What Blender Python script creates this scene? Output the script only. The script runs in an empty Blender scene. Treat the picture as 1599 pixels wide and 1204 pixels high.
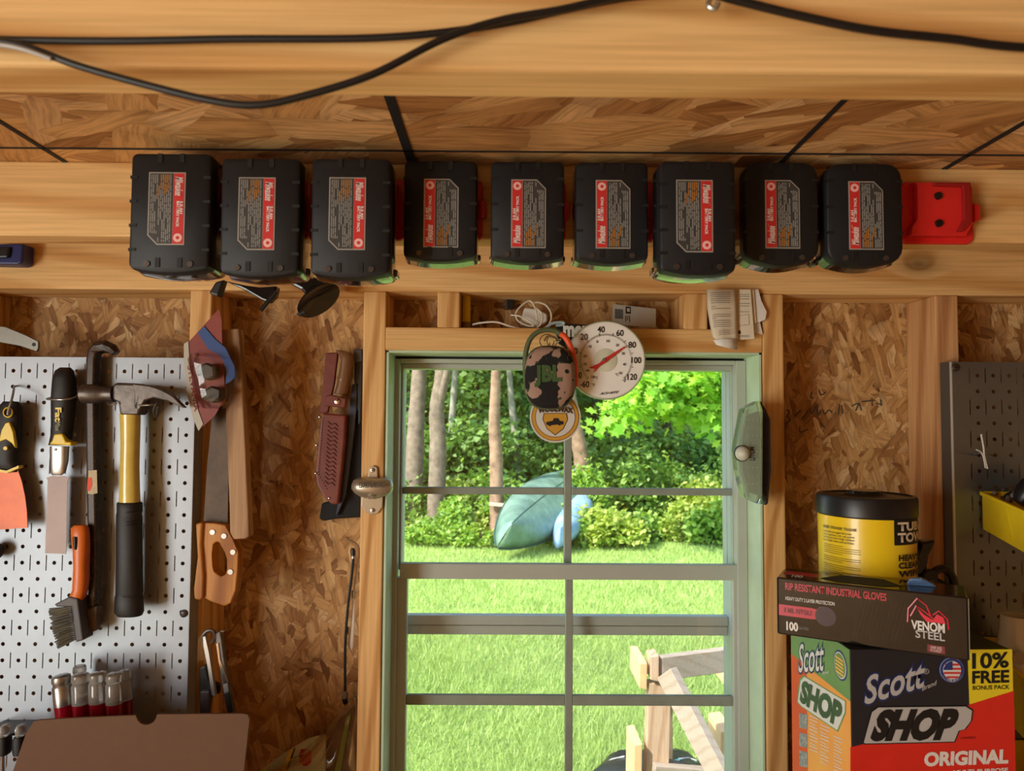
import bpy, math, random
import numpy as np
from mathutils import Vector, Matrix
random.seed(7)
RNG = np.random.default_rng(11)
R = math.radians
# ------------------------------------------------------------------ camera
D = 1.18          # camera distance from the stud plane (y = 0)
CZ = 1.60         # camera height above the shed floor
F = 1120.0        # focal length in pixels of the 1599 px frame
scene = bpy.context.scene
COL = scene.collection
cd = bpy.data.cameras.new('camera'); cam = bpy.data.objects.new('camera', cd); COL.objects.link(cam)
cd.sensor_width = 36; cd.lens = F / 1599 * 36; cd.clip_start = .02; cd.clip_end = 300
CR = Matrix.Rotation(R(-.3), 3, 'Z') @ Matrix.Rotation(R(90 + 2.66), 3, 'X') @ Matrix.Rotation(R(.35), 3, 'Z')
cam.matrix_world = Matrix.Translation((0, -D, CZ)) @ CR.to_4x4()
cd.dof.use_dof = True; cd.dof.focus_distance = 1.22; cd.dof.aperture_fstop = 10
scene.camera = cam
# ------------------------------------------------------------------ light
wd = bpy.data.worlds.new('sky'); scene.world = wd; wd.use_nodes = True
wn = wd.node_tree
sky = wn.nodes.new('ShaderNodeTexSky'); sky.sky_type = 'NISHITA'; sky.sun_disc = False
sky.sun_elevation = R(48); sky.sun_rotation = R(-127)
scene.cycles.max_bounces = 7; scene.cycles.diffuse_bounces = 4; scene.cycles.glossy_bounces = 3; scene.cycles.transmission_bounces = 4; scene.cycles.transparent_max_bounces = 12
wn.links.new(sky.outputs[0], wn.nodes['Background'].inputs[0]); wn.nodes['Background'].inputs[1].default_value = .52
sl = bpy.data.lights.new('sun', 'SUN'); sl.energy = 8.6; sl.angle = R(.6); sl.color = (1, .95, .86)
so = bpy.data.objects.new('sun', sl); COL.objects.link(so)
so.rotation_euler = Vector((.60, .45, -.66)).to_track_quat('-Z', 'Y').to_euler()
# daylight entering by the open doorway in the left wall
dl = bpy.data.lights.new('doorway_daylight', 'AREA'); dl.shape = 'RECTANGLE'; dl.size = 1.2; dl.size_y = 1.5
dl.energy = 64; dl.color = (1, .98, .96)
do = bpy.data.objects.new('doorway_daylight', dl); COL.objects.link(do)
do.location = (-2.02, -2.2, 1.10); do.rotation_euler = (R(90), 0, R(-90))
vs = scene.view_settings
scene.display_settings.display_device = 'sRGB'
vs.view_transform = 'Standard'; vs.look = 'None'; vs.gamma = 1; vs.use_curve_mapping = False; vs.exposure = 0.0
# ------------------------------------------------------------------ helpers
CAM = Vector((0, -D, CZ))
def W(x, y, Y=0.0):
    """point of the plane y=Y met by the sight line of photo pixel (x, y)"""
    d = CR @ Vector(((x - 799.5) / F, -(y - 602) / F, -1))
    return CAM + d * ((Y + D) / d.y)
def lin(c):
    c = [v / 255 for v in c]
    return tuple(v / 12.92 if v <= .04045 else ((v + .055) / 1.055) ** 2.4 for v in c) + (1,)
MATS = {}
def newmat(name):
    m = bpy.data.materials.new(name); m.use_nodes = True
    return m, m.node_tree.nodes, m.node_tree.links, m.node_tree.nodes['Principled BSDF']
def nd(ns, t, **kw):
    n = ns.new('ShaderNode' + t)
    for k, v in kw.items():
        if k.startswith('i_'): n.inputs[k[2:].replace('_', ' ')].default_value = v
        else: setattr(n, k, v)
    return n
def mat(name, c, rough=.5, metal=0., var=0., scale=40, bump=0., coat=0., trans=0., alpha=1., spec=.5, c2=None, emit=0):
    if name in MATS: return MATS[name]
    m, ns, lk, b = newmat(name)
    b.inputs['Roughness'].default_value = rough; b.inputs['Metallic'].default_value = metal
    b.inputs['Coat Weight'].default_value = coat; b.inputs['Transmission Weight'].default_value = trans
    b.inputs['Alpha'].default_value = alpha; b.inputs['Specular IOR Level'].default_value = spec
    b.inputs['Base Color'].default_value = lin(c)
    if var or bump or c2:
        tc = nd(ns, 'TexCoord'); no = nd(ns, 'TexNoise', i_Scale=scale, i_Detail=6, i_Roughness=.62)
        lk.new(tc.outputs['Object'], no.inputs['Vector'])
        r = nd(ns, 'ValToRGB'); r.color_ramp.elements[0].position = .3; r.color_ramp.elements[1].position = .72
        a = lin(c); d = lin(c2) if c2 else tuple(min(1, v * (1 + var)) for v in a[:3]) + (1,)
        s = a if c2 else tuple(v * (1 - var) for v in a[:3]) + (1,)
        r.color_ramp.elements[0].color = s; r.color_ramp.elements[1].color = d
        lk.new(no.outputs['Fac'], r.inputs[0]); lk.new(r.outputs[0], b.inputs['Base Color'])
        if bump:
            bp = nd(ns, 'Bump', i_Strength=bump, i_Distance=.002)
            lk.new(no.outputs['Fac'], bp.inputs['Height']); lk.new(bp.outputs[0], b.inputs['Normal'])
    MATS[name] = m; return m
def wood(name, light, dark, axis='X', rough=.6, knots=True, ring=34):
    """sawn softwood, grain along one axis of the object"""
    m, ns, lk, b = newmat(name); b.inputs['Roughness'].default_value = rough; b.inputs['Specular IOR Level'].default_value = .25
    tc = nd(ns, 'TexCoord'); oi = nd(ns, 'ObjectInfo')
    mu = nd(ns, 'VectorMath', operation='MULTIPLY_ADD'); mu.inputs[1].default_value = (1, 1, 1)
    cb = nd(ns, 'CombineXYZ'); ml = nd(ns, 'Math', operation='MULTIPLY'); ml.inputs[1].default_value = 13
    lk.new(oi.outputs['Random'], ml.inputs[0])
    for i in range(3): lk.new(ml.outputs[0], cb.inputs[i])
    lk.new(tc.outputs['Object'], mu.inputs[0]); lk.new(cb.outputs[0], mu.inputs[2])
    rot = {'X': (0, 0, 0), 'Z': (0, R(90), 0), 'Y': (0, 0, R(90))}[axis]
    mp = nd(ns, 'Mapping'); mp.inputs['Rotation'].default_value = rot; lk.new(mu.outputs[0], mp.inputs['Vector'])
    # slow wobble so that the rings wander
    wob = nd(ns, 'TexNoise', i_Scale=2.2, i_Detail=2); lk.new(mp.outputs[0], wob.inputs['Vector'])
    st = nd(ns, 'Mapping'); st.inputs['Scale'].default_value = (.10, 1, 1); lk.new(mp.outputs[0], st.inputs['Vector'])
    if knots:
        kv = nd(ns, 'TexVoronoi', i_Scale=4.6); kst = nd(ns, 'Mapping'); kst.inputs['Scale'].default_value = (.55, 1, 1)
        lk.new(mp.outputs[0], kst.inputs['Vector']); lk.new(kst.outputs[0], kv.inputs['Vector'])
        kr = nd(ns, 'MapRange'); kr.inputs['From Min'].default_value = .0; kr.inputs['From Max'].default_value = .17
        kr.inputs['To Min'].default_value = 1; kr.inputs['To Max'].default_value = 0; lk.new(kv.outputs['Distance'], kr.inputs['Value'])
        kp = nd(ns, 'Math', operation='POWER'); kp.inputs[1].default_value = 2; lk.new(kr.outputs[0], kp.inputs[0])
    wv = nd(ns, 'TexWave', wave_type='BANDS', bands_direction='DIAGONAL', i_Scale=ring / 3.2, i_Distortion=2.6, i_Detail=2)
    wv.inputs['Detail Scale'].default_value = 1.2
    lk.new(st.outputs[0], wv.inputs['Vector'])
    if knots:
        ph = nd(ns, 'Math', operation='MULTIPLY'); ph.inputs[1].default_value = 9; lk.new(kp.outputs[0], ph.inputs[0])
        lk.new(ph.outputs[0], wv.inputs['Phase Offset'])
    fi = nd(ns, 'Mapping'); fi.inputs['Scale'].default_value = (4, 170, 170); lk.new(mp.outputs[0], fi.inputs['Vector'])
    fn = nd(ns, 'TexNoise', i_Scale=1.6, i_Detail=4); lk.new(fi.outputs[0], fn.inputs['Vector'])
    big = nd(ns, 'TexNoise', i_Scale=3.0, i_Detail=3); lk.new(st.outputs[0], big.inputs['Vector'])
    r = nd(ns, 'ValToRGB'); e = r.color_ramp.elements
    e[0].color = lin(dark); e[0].position = .02; e[1].color = lin(light); e[1].position = .42
    lk.new(wv.outputs['Fac'], r.inputs[0])
    def mix(fac, a, c, op='MULTIPLY'):
        x = nd(ns, 'MixRGB', blend_type=op)
        if isinstance(fac, float): x.inputs[0].default_value = fac
        else: lk.new(fac, x.inputs[0])
        lk.new(a, x.inputs[1])
        if isinstance(c, tuple): x.inputs[2].default_value = c
        else: lk.new(c, x.inputs[2])
        return x.outputs[0]
    f2 = nd(ns, 'ValToRGB'); f2.color_ramp.elements[0].color = (.8, .75, .68, 1); f2.color_ramp.elements[0].position = .32
    f2.color_ramp.elements[1].color = (1.06, 1.06, 1.06, 1); f2.color_ramp.elements[1].position = .62
    lk.new(fn.outputs['Fac'], f2.inputs[0])
    b2 = nd(ns, 'ValToRGB'); b2.color_ramp.elements[0].color = (.86, .8, .72, 1); b2.color_ramp.elements[0].position = .35
    b2.color_ramp.elements[1].color = (1.08, 1.08, 1.08, 1); b2.color_ramp.elements[1].position = .65
    lk.new(big.outputs['Fac'], b2.inputs[0])
    c = mix(.7, r.outputs[0], f2.outputs[0]); c = mix(.7, c, b2.outputs[0])
    if knots:
        c = mix(kp.outputs[0], c, lin([v * .45 for v in dark]), 'MIX')
    lk.new(c, b.inputs['Base Color'])
    bp = nd(ns, 'Bump', i_Strength=.10, i_Distance=.001); lk.new(fn.outputs['Fac'], bp.inputs['Height']); lk.new(bp.outputs[0], b.inputs['Normal'])
    return m
def osb(name, rot, gain=1.0, flat=False):
    """oriented strand board: layers of long pressed wood flakes lying at different angles"""
    m, ns, lk, b = newmat(name); b.inputs['Roughness'].default_value = .62; b.inputs['Specular IOR Level'].default_value = .3
    tc = nd(ns, 'TexCoord'); m0 = nd(ns, 'Mapping'); m0.inputs['Rotation'].default_value = rot
    lk.new(tc.outputs['Object'], m0.inputs['Vector'])
    dn = nd(ns, 'TexNoise', i_Scale=16, i_Detail=3); lk.new(m0.outputs[0], dn.inputs['Vector'])
    ds = nd(ns, 'VectorMath', operation='MULTIPLY_ADD'); ds.inputs[1].default_value = (.014, .014, 0)
    lk.new(dn.outputs['Color'], ds.inputs[0]); lk.new(m0.outputs[0], ds.inputs[2])
    prev = None; hprev = None
    spec = [(20, 15, 40, 0), (-66, 17, 46, .45), (84, 13, 38, .52), (-20, 20, 54, .56), (52, 30, 84, .60), (104, 36, 96, .62)]
    if flat: spec = [(8, 9, 24, 0), (-35, 9, 30, .5), (62, 8, 24, .55), (-5, 7, 22, .55), (30, 10, 34, .6)]
    for ang, sx, sy, th in spec:
        mr = nd(ns, 'Mapping'); mr.inputs['Rotation'].default_value = (0, 0, R(ang)); lk.new(ds.outputs[0], mr.inputs['Vector'])
        mr.inputs['Location'].default_value = (ang * .37, ang * .11, 0)
        ms = nd(ns, 'Mapping'); ms.inputs['Scale'].default_value = (sx, sy, 0); lk.new(mr.outputs[0], ms.inputs['Vector'])
        v = nd(ns, 'TexVoronoi', voronoi_dimensions='2D', distance='CHEBYCHEV', i_Scale=1.0); lk.new(ms.outputs[0], v.inputs['Vector'])
        sp = nd(ns, 'SeparateColor'); lk.new(v.outputs['Color'], sp.inputs[0])
        r = nd(ns, 'ValToRGB'); el = r.color_ramp.elements
        cols = [(.0, (128, 86, 46)), (.10, (162, 118, 70)), (.45, (188, 146, 92)), (.72, (200, 160, 106)), (.9, (216, 184, 136)), (1, (150, 104, 60))]
        el[0].position, el[0].color = cols[0][0], lin(cols[0][1]); el[1].position, el[1].color = 1, lin(cols[-1][1])
        for p, cc in cols[1:-1]: q = el.new(p); q.color = lin(cc)
        lk.new(sp.outputs[0], r.inputs[0])
        mf = nd(ns, 'Mapping'); mf.inputs['Scale'].default_value = (14, 210, 0); lk.new(mr.outputs[0], mf.inputs['Vector'])
        fn = nd(ns, 'TexNoise', noise_dimensions='2D', i_Scale=1, i_Detail=5, i_Roughness=.65); lk.new(mf.outputs[0], fn.inputs['Vector'])
        fr = nd(ns, 'ValToRGB'); fr.color_ramp.elements[0].color = (.56, .48, .4, 1); fr.color_ramp.elements[0].position = .3
        fr.color_ramp.elements[1].color = (1.1, 1.1, 1.1, 1); fr.color_ramp.elements[1].position = .58
        lk.new(fn.outputs['Fac'], fr.inputs[0])
        mx = nd(ns, 'MixRGB', blend_type='MULTIPLY'); mx.inputs[0].default_value = .75
        lk.new(r.outputs[0], mx.inputs[1]); lk.new(fr.outputs[0], mx.inputs[2])
        # dark crevice along one edge of every flake
        er = nd(ns, 'MapRange'); er.inputs['From Min'].default_value = .42; er.inputs['From Max'].default_value = .8
        er.inputs['To Min'].default_value = 0; er.inputs['To Max'].default_value = .42; lk.new(v.outputs['Distance'], er.inputs['Value'])
        ed = nd(ns, 'MixRGB', blend_type='MIX'); ed.inputs[2].default_value = lin((84, 50, 22))
        lk.new(er.outputs[0], ed.inputs[0]); lk.new(mx.outputs[0], ed.inputs[1])
        cur, hcur = ed.outputs[0], sp.outputs[2]
        if prev is None: prev, hprev = cur, hcur
        else:
            gt = nd(ns, 'Math', operation='GREATER_THAN'); gt.inputs[1].default_value = th; lk.new(sp.outputs[1], gt.inputs[0])
            z = nd(ns, 'MixRGB'); lk.new(gt.outputs[0], z.inputs[0]); lk.new(prev, z.inputs[1]); lk.new(cur, z.inputs[2]); prev = z.outputs[0]
            z = nd(ns, 'MixRGB'); lk.new(gt.outputs[0], z.inputs[0]); lk.new(hprev, z.inputs[1]); lk.new(hcur, z.inputs[2]); hprev = z.outputs[0]
    g = nd(ns, 'MixRGB', blend_type='MULTIPLY'); g.inputs[0].default_value = 1; g.inputs[2].default_value = (gain, gain, gain, 1)
    lk.new(prev, g.inputs[1]); lk.new(g.outputs[0], b.inputs['Base Color'])
    bp = nd(ns, 'Bump', i_Strength=.35, i_Distance=.0015); lk.new(hprev, bp.inputs['Height']); lk.new(bp.outputs[0], b.inputs['Normal'])
    return m
def glass(name, refl=.08, tint=(1, 1, 1), rough=.0):
    m = bpy.data.materials.new(name); m.use_nodes = True; ns = m.node_tree.nodes; lk = m.node_tree.links
    ns.remove(ns['Principled BSDF'])
    tr = nd(ns, 'BsdfTransparent'); tr.inputs[0].default_value = tint + (1,)
    gl = nd(ns, 'BsdfGlossy'); gl.inputs['Roughness'].default_value = rough
    fr = nd(ns, 'LayerWeight'); fr.inputs[0].default_value = .25
    ad = nd(ns, 'Math', operation='MULTIPLY_ADD'); ad.inputs[1].default_value = .6; ad.inputs[2].default_value = refl * .5
    lk.new(fr.outputs['Fresnel'], ad.inputs[0])
    mx = nd(ns, 'MixShader'); lk.new(ad.outputs[0], mx.inputs[0]); lk.new(tr.outputs[0], mx.inputs[1]); lk.new(gl.outputs[0], mx.inputs[2])
    lk.new(mx.outputs[0], ns['Material Output'].inputs[0]); return m
def leafmat(name, a, c, trans=.45):
    m = bpy.data.materials.new(name); m.use_nodes = True; ns = m.node_tree.nodes; lk = m.node_tree.links
    b = ns['Principled BSDF']; b.inputs['Roughness'].default_value = .5; b.inputs['Specular IOR Level'].default_value = .35
    ge = nd(ns, 'NewGeometry'); r = nd(ns, 'ValToRGB'); r.color_ramp.elements[0].color = lin(a); r.color_ramp.elements[1].color = lin(c)
    lk.new(ge.outputs['Random Per Island'], r.inputs[0]); lk.new(r.outputs[0], b.inputs['Base Color'])
    t = nd(ns, 'BsdfTranslucent'); mu = nd(ns, 'MixRGB', blend_type='MULTIPLY'); mu.inputs[0].default_value = 1; mu.inputs[2].default_value = (1.25, 1.25, .55, 1)
    lk.new(r.outputs[0], mu.inputs[1]); lk.new(mu.outputs[0], t.inputs[0])
    mx = nd(ns, 'MixShader'); mx.inputs[0].default_value = trans
    lk.new(b.outputs[0], mx.inputs[1]); lk.new(t.outputs[0], mx.inputs[2]); lk.new(mx.outputs[0], ns['Material Output'].inputs[0]); return m

# ---- geometry: each returns (verts, faces)
def box(x0, x1, y0, y1, z0, z1):
    v = [(x, y, z) for x in (x0, x1) for y in (y0, y1) for z in (z0, z1)]
    return v, [(0, 1, 3, 2), (4, 6, 7, 5), (0, 4, 5, 1), (2, 3, 7, 6), (0, 2, 6, 4), (1, 5, 7, 3)]
def join(*gs):
    V, Fc = [], []
    for v, f in gs:
        o = len(V); V += [tuple(p) for p in v]; Fc += [tuple(i + o for i in q) for q in f]
    return V, Fc
def extr(pts, off):
    """closed outline of 3-D points extruded by the vector off"""
    n = len(pts); off = Vector(off); v = [Vector(p) for p in pts]; v += [p + off for p in v]
    return v, [tuple(range(n))[::-1], tuple(range(n, 2 * n))] + [(i, (i + 1) % n, n + (i + 1) % n, n + i) for i in range(n)]
def prpx(pts, Y0, Y1):
    """outline in photo pixels on the plane y=Y0 (front), given real depth back to y=Y1"""
    return extr([W(x, y, Y0) for x, y in pts], (0, Y1 - Y0, 0))
def ringfaces(n, k, cap=True, closed=False):
    f = []
    for j in range(k if closed else k - 1):
        a, c = j * n, ((j + 1) % k) * n
        f += [(a + i, a + (i + 1) % n, c + (i + 1) % n, c + i) for i in range(n)]
    if cap and not closed: f += [tuple(range(n))[::-1], tuple(range((k - 1) * n, k * n))]
    return f
def tube(pts, r, n=8, closed=False):
    pts = [Vector(p) for p in pts]; k = len(pts); V = []
    rs = r if isinstance(r, (list, tuple)) else [r] * k
    up = None
    for i in range(k):
        a = pts[(i - 1) % k] if (closed or i) else pts[0]; c = pts[(i + 1) % k] if (closed or i < k - 1) else pts[-1]
        t = (c - a).normalized() if (c - a).length > 1e-9 else Vector((0, 0, 1))
        if up is None: up = t.orthogonal().normalized()
        up = (up - t * up.dot(t)).normalized(); s = t.cross(up)
        V += [pts[i] + (up * math.cos(2 * math.pi * q / n) + s * math.sin(2 * math.pi * q / n)) * rs[i] for q in range(n)]
    return V, ringfaces(n, k, True, closed)
def smoothpts(pts, sub=6):
    pts = [Vector(p) for p in pts]; o = []
    for i in range(len(pts) - 1):
        p0, p1, p2, p3 = pts[max(i - 1, 0)], pts[i], pts[i + 1], pts[min(i + 2, len(pts) - 1)]
        for j in range(sub):
            t = j / sub
            o.append(.5 * ((2 * p1) + (p2 - p0) * t + (2 * p0 - 5 * p1 + 4 * p2 - p3) * t * t + (3 * p1 - p0 - 3 * p2 + p3) * t ** 3))
    return o + [pts[-1]]
def tubepx(pts, Y, r, n=8, sub=6, closed=False):
    q = [W(p[0], p[1], p[2] if len(p) > 2 else Y) for p in pts]
    return tube(smoothpts(q, sub) if sub else q, r, n, closed)
def loft(secs, n=20, e=2.0):
    """sections (centre, half width along x, half depth along y), superellipse outline"""
    V = []
    for c, rx, ry in secs:
        for q in range(n):
            t = 2 * math.pi * q / n; cs, sn = math.cos(t), math.sin(t)
            V.append((c[0] + rx * math.copysign(abs(cs) ** (2 / e), cs), c[1] + ry * math.copysign(abs(sn) ** (2 / e), sn), c[2]))
    return V, ringfaces(n, len(secs))
def loftpx(rows, Y, th, n=20, e=2.0):
    """rows (xleft, xright, y[, half depth]) in photo pixels on the plane y=Y"""
    s = []
    for r in rows:
        a, c = W(r[0], r[2], Y), W(r[1], r[2], Y)
        s.append(((a + c) / 2, (c.x - a.x) / 2, r[3] if len(r) > 3 else th))
    return loft(s, n, e)
def lathe(prof, c=(0, 0, 0), axis='Z', n=32, flat=1.0):
    V = []; c = Vector(c)
    for r, h in prof:
        for q in range(n):
            t = 2 * math.pi * q / n; x, y = r * math.cos(t), r * math.sin(t)
            V.append(c + Vector({'Z': (x, y, h), 'Y': (x, h, y * flat), 'X': (h, x, y)}[axis]))
    return V, ringfaces(n, len(prof))
def bar(p0, p1, w, h, up=(0, 0, 1)):
    p0, p1 = Vector(p0), Vector(p1); t = (p1 - p0).normalized(); s = t.cross(Vector(up)).normalized(); u = s.cross(t)
    v = [p + s * (a * w / 2) + u * (c * h / 2) for p in (p0, p1) for a in (-1, 1) for c in (-1, 1)]
    return v, [(0, 1, 3, 2), (4, 6, 7, 5), (0, 4, 5, 1), (2, 3, 7, 6), (0, 2, 6, 4), (1, 5, 7, 3)]
def disc(c, r, y0, y1, n=40):
    return lathe([(r, y0), (r, y1)], c, 'Y', n)
def pxr(x, y, rpx, Y):
    return (W(x + rpx, y, Y) - W(x, y, Y)).length
import bmesh
def mesh(name, g, m, parent=None, smooth=False, bevel=0, seg=2, sub=0):
    me = bpy.data.meshes.new(name); me.from_pydata([tuple(p) for p in g[0]], [], g[1])
    bm = bmesh.new(); bm.from_mesh(me); bmesh.ops.recalc_face_normals(bm, faces=bm.faces); bm.to_mesh(me); bm.free()
    if smooth:
        me.polygons.foreach_set('use_smooth', [True] * len(me.polygons))
        try: me.set_sharp_from_angle(angle=R(42))
        except Exception: pass
    me.materials.append(m)
    o = bpy.data.objects.new(name, me); COL.objects.link(o)
    if parent is not None:
        o.parent = parent
        if parent.type == 'EMPTY': o.matrix_parent_inverse = Matrix.Translation(-parent.location)
    if bevel:
        b = o.modifiers.new('bevel', 'BEVEL'); b.width = bevel; b.segments = seg; b.limit_method = 'ANGLE'; b.angle_limit = R(35)
    if sub:
        s = o.modifiers.new('sub', 'SUBSURF'); s.levels = sub; s.render_levels = sub
    return o
def tag(o, label, cat, group=None):
    o['label'] = label; o['category'] = cat
    if group: o['group'] = group
    return o
def thing(name, label, cat, loc=(0, 0, 0), group=None):
    o = bpy.data.objects.new(name, None); COL.objects.link(o); o.location = Vector(loc); o.empty_display_size = .02
    return tag(o, label, cat, group)
def struct(o):
    o['kind'] = 'structure'; return o
def copytree(o, parent=None):
    c = o.copy(); COL.objects.link(c)
    if parent is not None: c.parent = parent
    for ch in list(o.children): copytree(ch, c)
    return c
TEXTS = []
def text(s, fn, m, parent, bold=0., name='lettering', shear=0., space=1.0, depth=0.):
    """queue lettering; fn(u, v) maps the text's unit box to a point"""
    TEXTS.append((s, fn, m, parent, bold, name, shear, space, parent.location.copy() if parent.type == 'EMPTY' else None))
def para(p00, p10, p01):
    p00, p10, p01 = Vector(p00), Vector(p10), Vector(p01)
    return lambda u, v: p00 + (p10 - p00) * u + (p01 - p00) * v
def tpx(s, q, Y, m, parent, **kw):
    """text on the plane y=Y; q = pixel corners (bottom-left, bottom-right, top-left)"""
    text(s, para(*[W(a, c, Y) for a, c in q]), m, parent, **kw)
def flush_texts():
    obs = []; plain = []
    for s, fn, m, parent, bold, name, shear, space, pl in TEXTS:
        c = bpy.data.curves.new(name, 'FONT'); c.body = s; c.size = 1; c.offset = bold; c.shear = shear; c.space_character = space
        c.resolution_u = 3; c.align_x = 'LEFT'
        o = bpy.data.objects.new(name, c); COL.objects.link(o); obs.append(o)
        c2 = c.copy(); c2.offset = 0; o2 = bpy.data.objects.new(name, c2); COL.objects.link(o2); plain.append(o2)
    dg = bpy.context.evaluated_depsgraph_get(); dg.update()
    for o, p_, (s, fn, m, parent, bold, name, shear, space, pl) in zip(obs, plain, TEXTS):
        me = bpy.data.meshes.new_from_object(o.evaluated_get(dg)); cv = o.data; bpy.data.objects.remove(o); bpy.data.curves.remove(cv)
        co = [v.co.copy() for v in me.vertices]
        if not co: continue
        x0, x1 = min(p.x for p in co), max(p.x for p in co); y0, y1 = min(p.y for p in co), max(p.y for p in co)
        pm_ = bpy.data.meshes.new_from_object(p_.evaluated_get(dg)); co2 = [v.co for v in pm_.vertices]
        x0, x1 = min(p.x for p in co2), max(p.x for p in co2); y0, y1 = min(p.y for p in co2), max(p.y for p in co2)
        cv2 = p_.data; bpy.data.objects.remove(p_); bpy.data.curves.remove(cv2); bpy.data.meshes.remove(pm_)
        for v, p in zip(me.vertices, co): v.co = fn((p.x - x0) / max(x1 - x0, 1e-6), (p.y - y0) / max(y1 - y0, 1e-6))
        me.materials.clear(); me.materials.append(m)
        n = bpy.data.objects.new(name, me); COL.objects.link(n); n.parent = parent
        if pl is not None: n.matrix_parent_inverse = Matrix.Translation(-pl)
# ------------------------------------------------------------------ materials
WX = wood('pine_along_x', (234, 196, 136), (212, 164, 102), 'X')
WZ = wood('pine_along_z', (226, 184, 124), (196, 146, 86), 'Z', ring=60)
WZ2 = wood('dark_pine_along_z', (206, 160, 112), (180, 130, 86), 'Z', ring=40)
WG = wood('weathered_pine', (186, 174, 158), (176, 162, 144), 'X', ring=40, knots=False)
WGZ = wood('weathered_pine_upright', (206, 180, 152), (188, 156, 126), 'Z', ring=40, knots=False)
OW = osb('strand_board_wall', (R(90), 0, 0))
OC = osb('strand_board_deck', (0, 0, 0), 1.28, True)
BLK = mat('black_plastic', (22, 22, 24), .38, var=.25, scale=60)
BLKG = mat('glossy_black_plastic', (20, 20, 20), .16)
RUB = mat('black_rubber', (24, 23, 23), .55, var=.35, scale=90, bump=.1)
STEEL = mat('steel', (175, 175, 172), .32, metal=.9, var=.12, scale=30)
DSTEEL = mat('dark_forged_steel', (74, 70, 68), .42, metal=.75, c2=(112, 104, 98), scale=55, bump=.25)
GALV = mat('galvanized_steel', (152, 159, 167), .42, metal=.35, var=.07, scale=14, bump=.02)
GALV2 = mat('brushed_steel_panel', (116, 120, 118), .3, metal=.7, var=.1, scale=14)
CHROME = mat('chrome', (215, 215, 215), .15, metal=1)
WHITE = mat('white_plastic', (222, 220, 212), .4)
WPRINT = mat('white_print', (232, 230, 225), .6)
BPRINT = mat('black_print', (16, 16, 16), .6)
RED = mat('red_plastic', (214, 40, 38), .35, var=.06)
YEL = mat('yellow_plastic', (232, 204, 30), .38, var=.05)
VIN = mat('grey_white_vinyl', (176, 183, 173), .38, var=.05, scale=9)
MINT = mat('lawn_lit_jamb', (190, 214, 182), .6, var=.1, scale=16, bump=.1)  # green light from the lawn put into the jamb colour
DARKGAP = mat('gap_shadow_black', (14, 15, 16), .7)  # flat black standing in for shade in the gap round the frame
PAPER = mat('paper', (226, 218, 196), .7, var=.03)
PAPERW = mat('white_paper', (228, 228, 224), .7, var=.03)
GLASS = glass('window_glass', .05)
CLEAR = glass('clear_plastic', .06, (.96, .97, .97), .08)
# ================================================================== the shed
ZC = CZ + .298      # underside of the loft deck
ZP = CZ + .2097     # underside of plates and joists
XL, XR, YB = -2.0, 2.0, -3.0
def X(px, py=602, Y=0.): return W(px, py, Y).x
def Z(py, px=800, Y=0.): return W(px, py, Y).z
SX = [X(297, 460), X(330, 460), X(568, 460), X(603, 460), X(1190, 460), X(1223, 460), X(1460, 460), X(1495, 460)]
wx0, wx1 = SX[3] + .002, SX[4] - .002
zh0, zh1 = Z(548), Z(512)
zs = CZ - .74
SH = .089
wall = struct(mesh('wall_far', join(box(XL, wx0, SH, SH + .012, 0, ZC), box(wx1, XR, SH, SH + .012, 0, ZC),
                                  box(wx0, wx1, SH, SH + .012, zh0, ZC), box(wx0, wx1, SH, SH + .012, 0, zs)), OW))
def stud(x0, x1, z0=.038, z1=ZP, m=WZ, nm='stud'):
    return mesh(nm, box(x0, x1, 0, SH - .0005, z0, z1), m, wall, bevel=.0025)
stud(SX[0], SX[1] + .0005); stud(SX[2], SX[3]); stud(SX[4], SX[5]); stud(SX[6], SX[7] + .001, m=WZ2)
stud(X(-75, 460), X(-40, 460)); stud(XL + .002, XL + .04)
stud(X(683, 480), X(718, 480), zh1, nm='cripple_stud'); stud(X(1067, 480), X(1105, 480), zh1, nm='cripple_stud')
mesh('header', box(SX[3], SX[4], 0, SH - .0005, zh0, zh1), WX, wall, bevel=.002)
mesh('sill_plate', box(SX[3], SX[4], 0, SH - .0005, zs - .038, zs), WX, wall, bevel=.002)
mesh('top_plate', box(XL, XR, 0, SH - .0005, ZP, ZC), WX, wall, bevel=.0025)
mesh('bottom_plate', box(XL, XR, 0, SH - .0005, 0, .038), WX, wall, bevel=.0025)
deck = struct(mesh('ceiling', box(XL, XR, YB, .1, ZC, ZC + .012), OC))
mesh('joist', box(XL, XR, -.35, -.312, ZP, ZC), WX, deck, bevel=.002)
bm_ = mesh('joist', box(XL, XR, -.7575, -.7195, ZP, ZC), WX, deck, bevel=.0025)
for k in range(2, 6): mesh('joist', box(XL, XR, -.35 - .4075 * k, -.312 - .4075 * k, ZP, ZC), WX, deck, bevel=.002)
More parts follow.
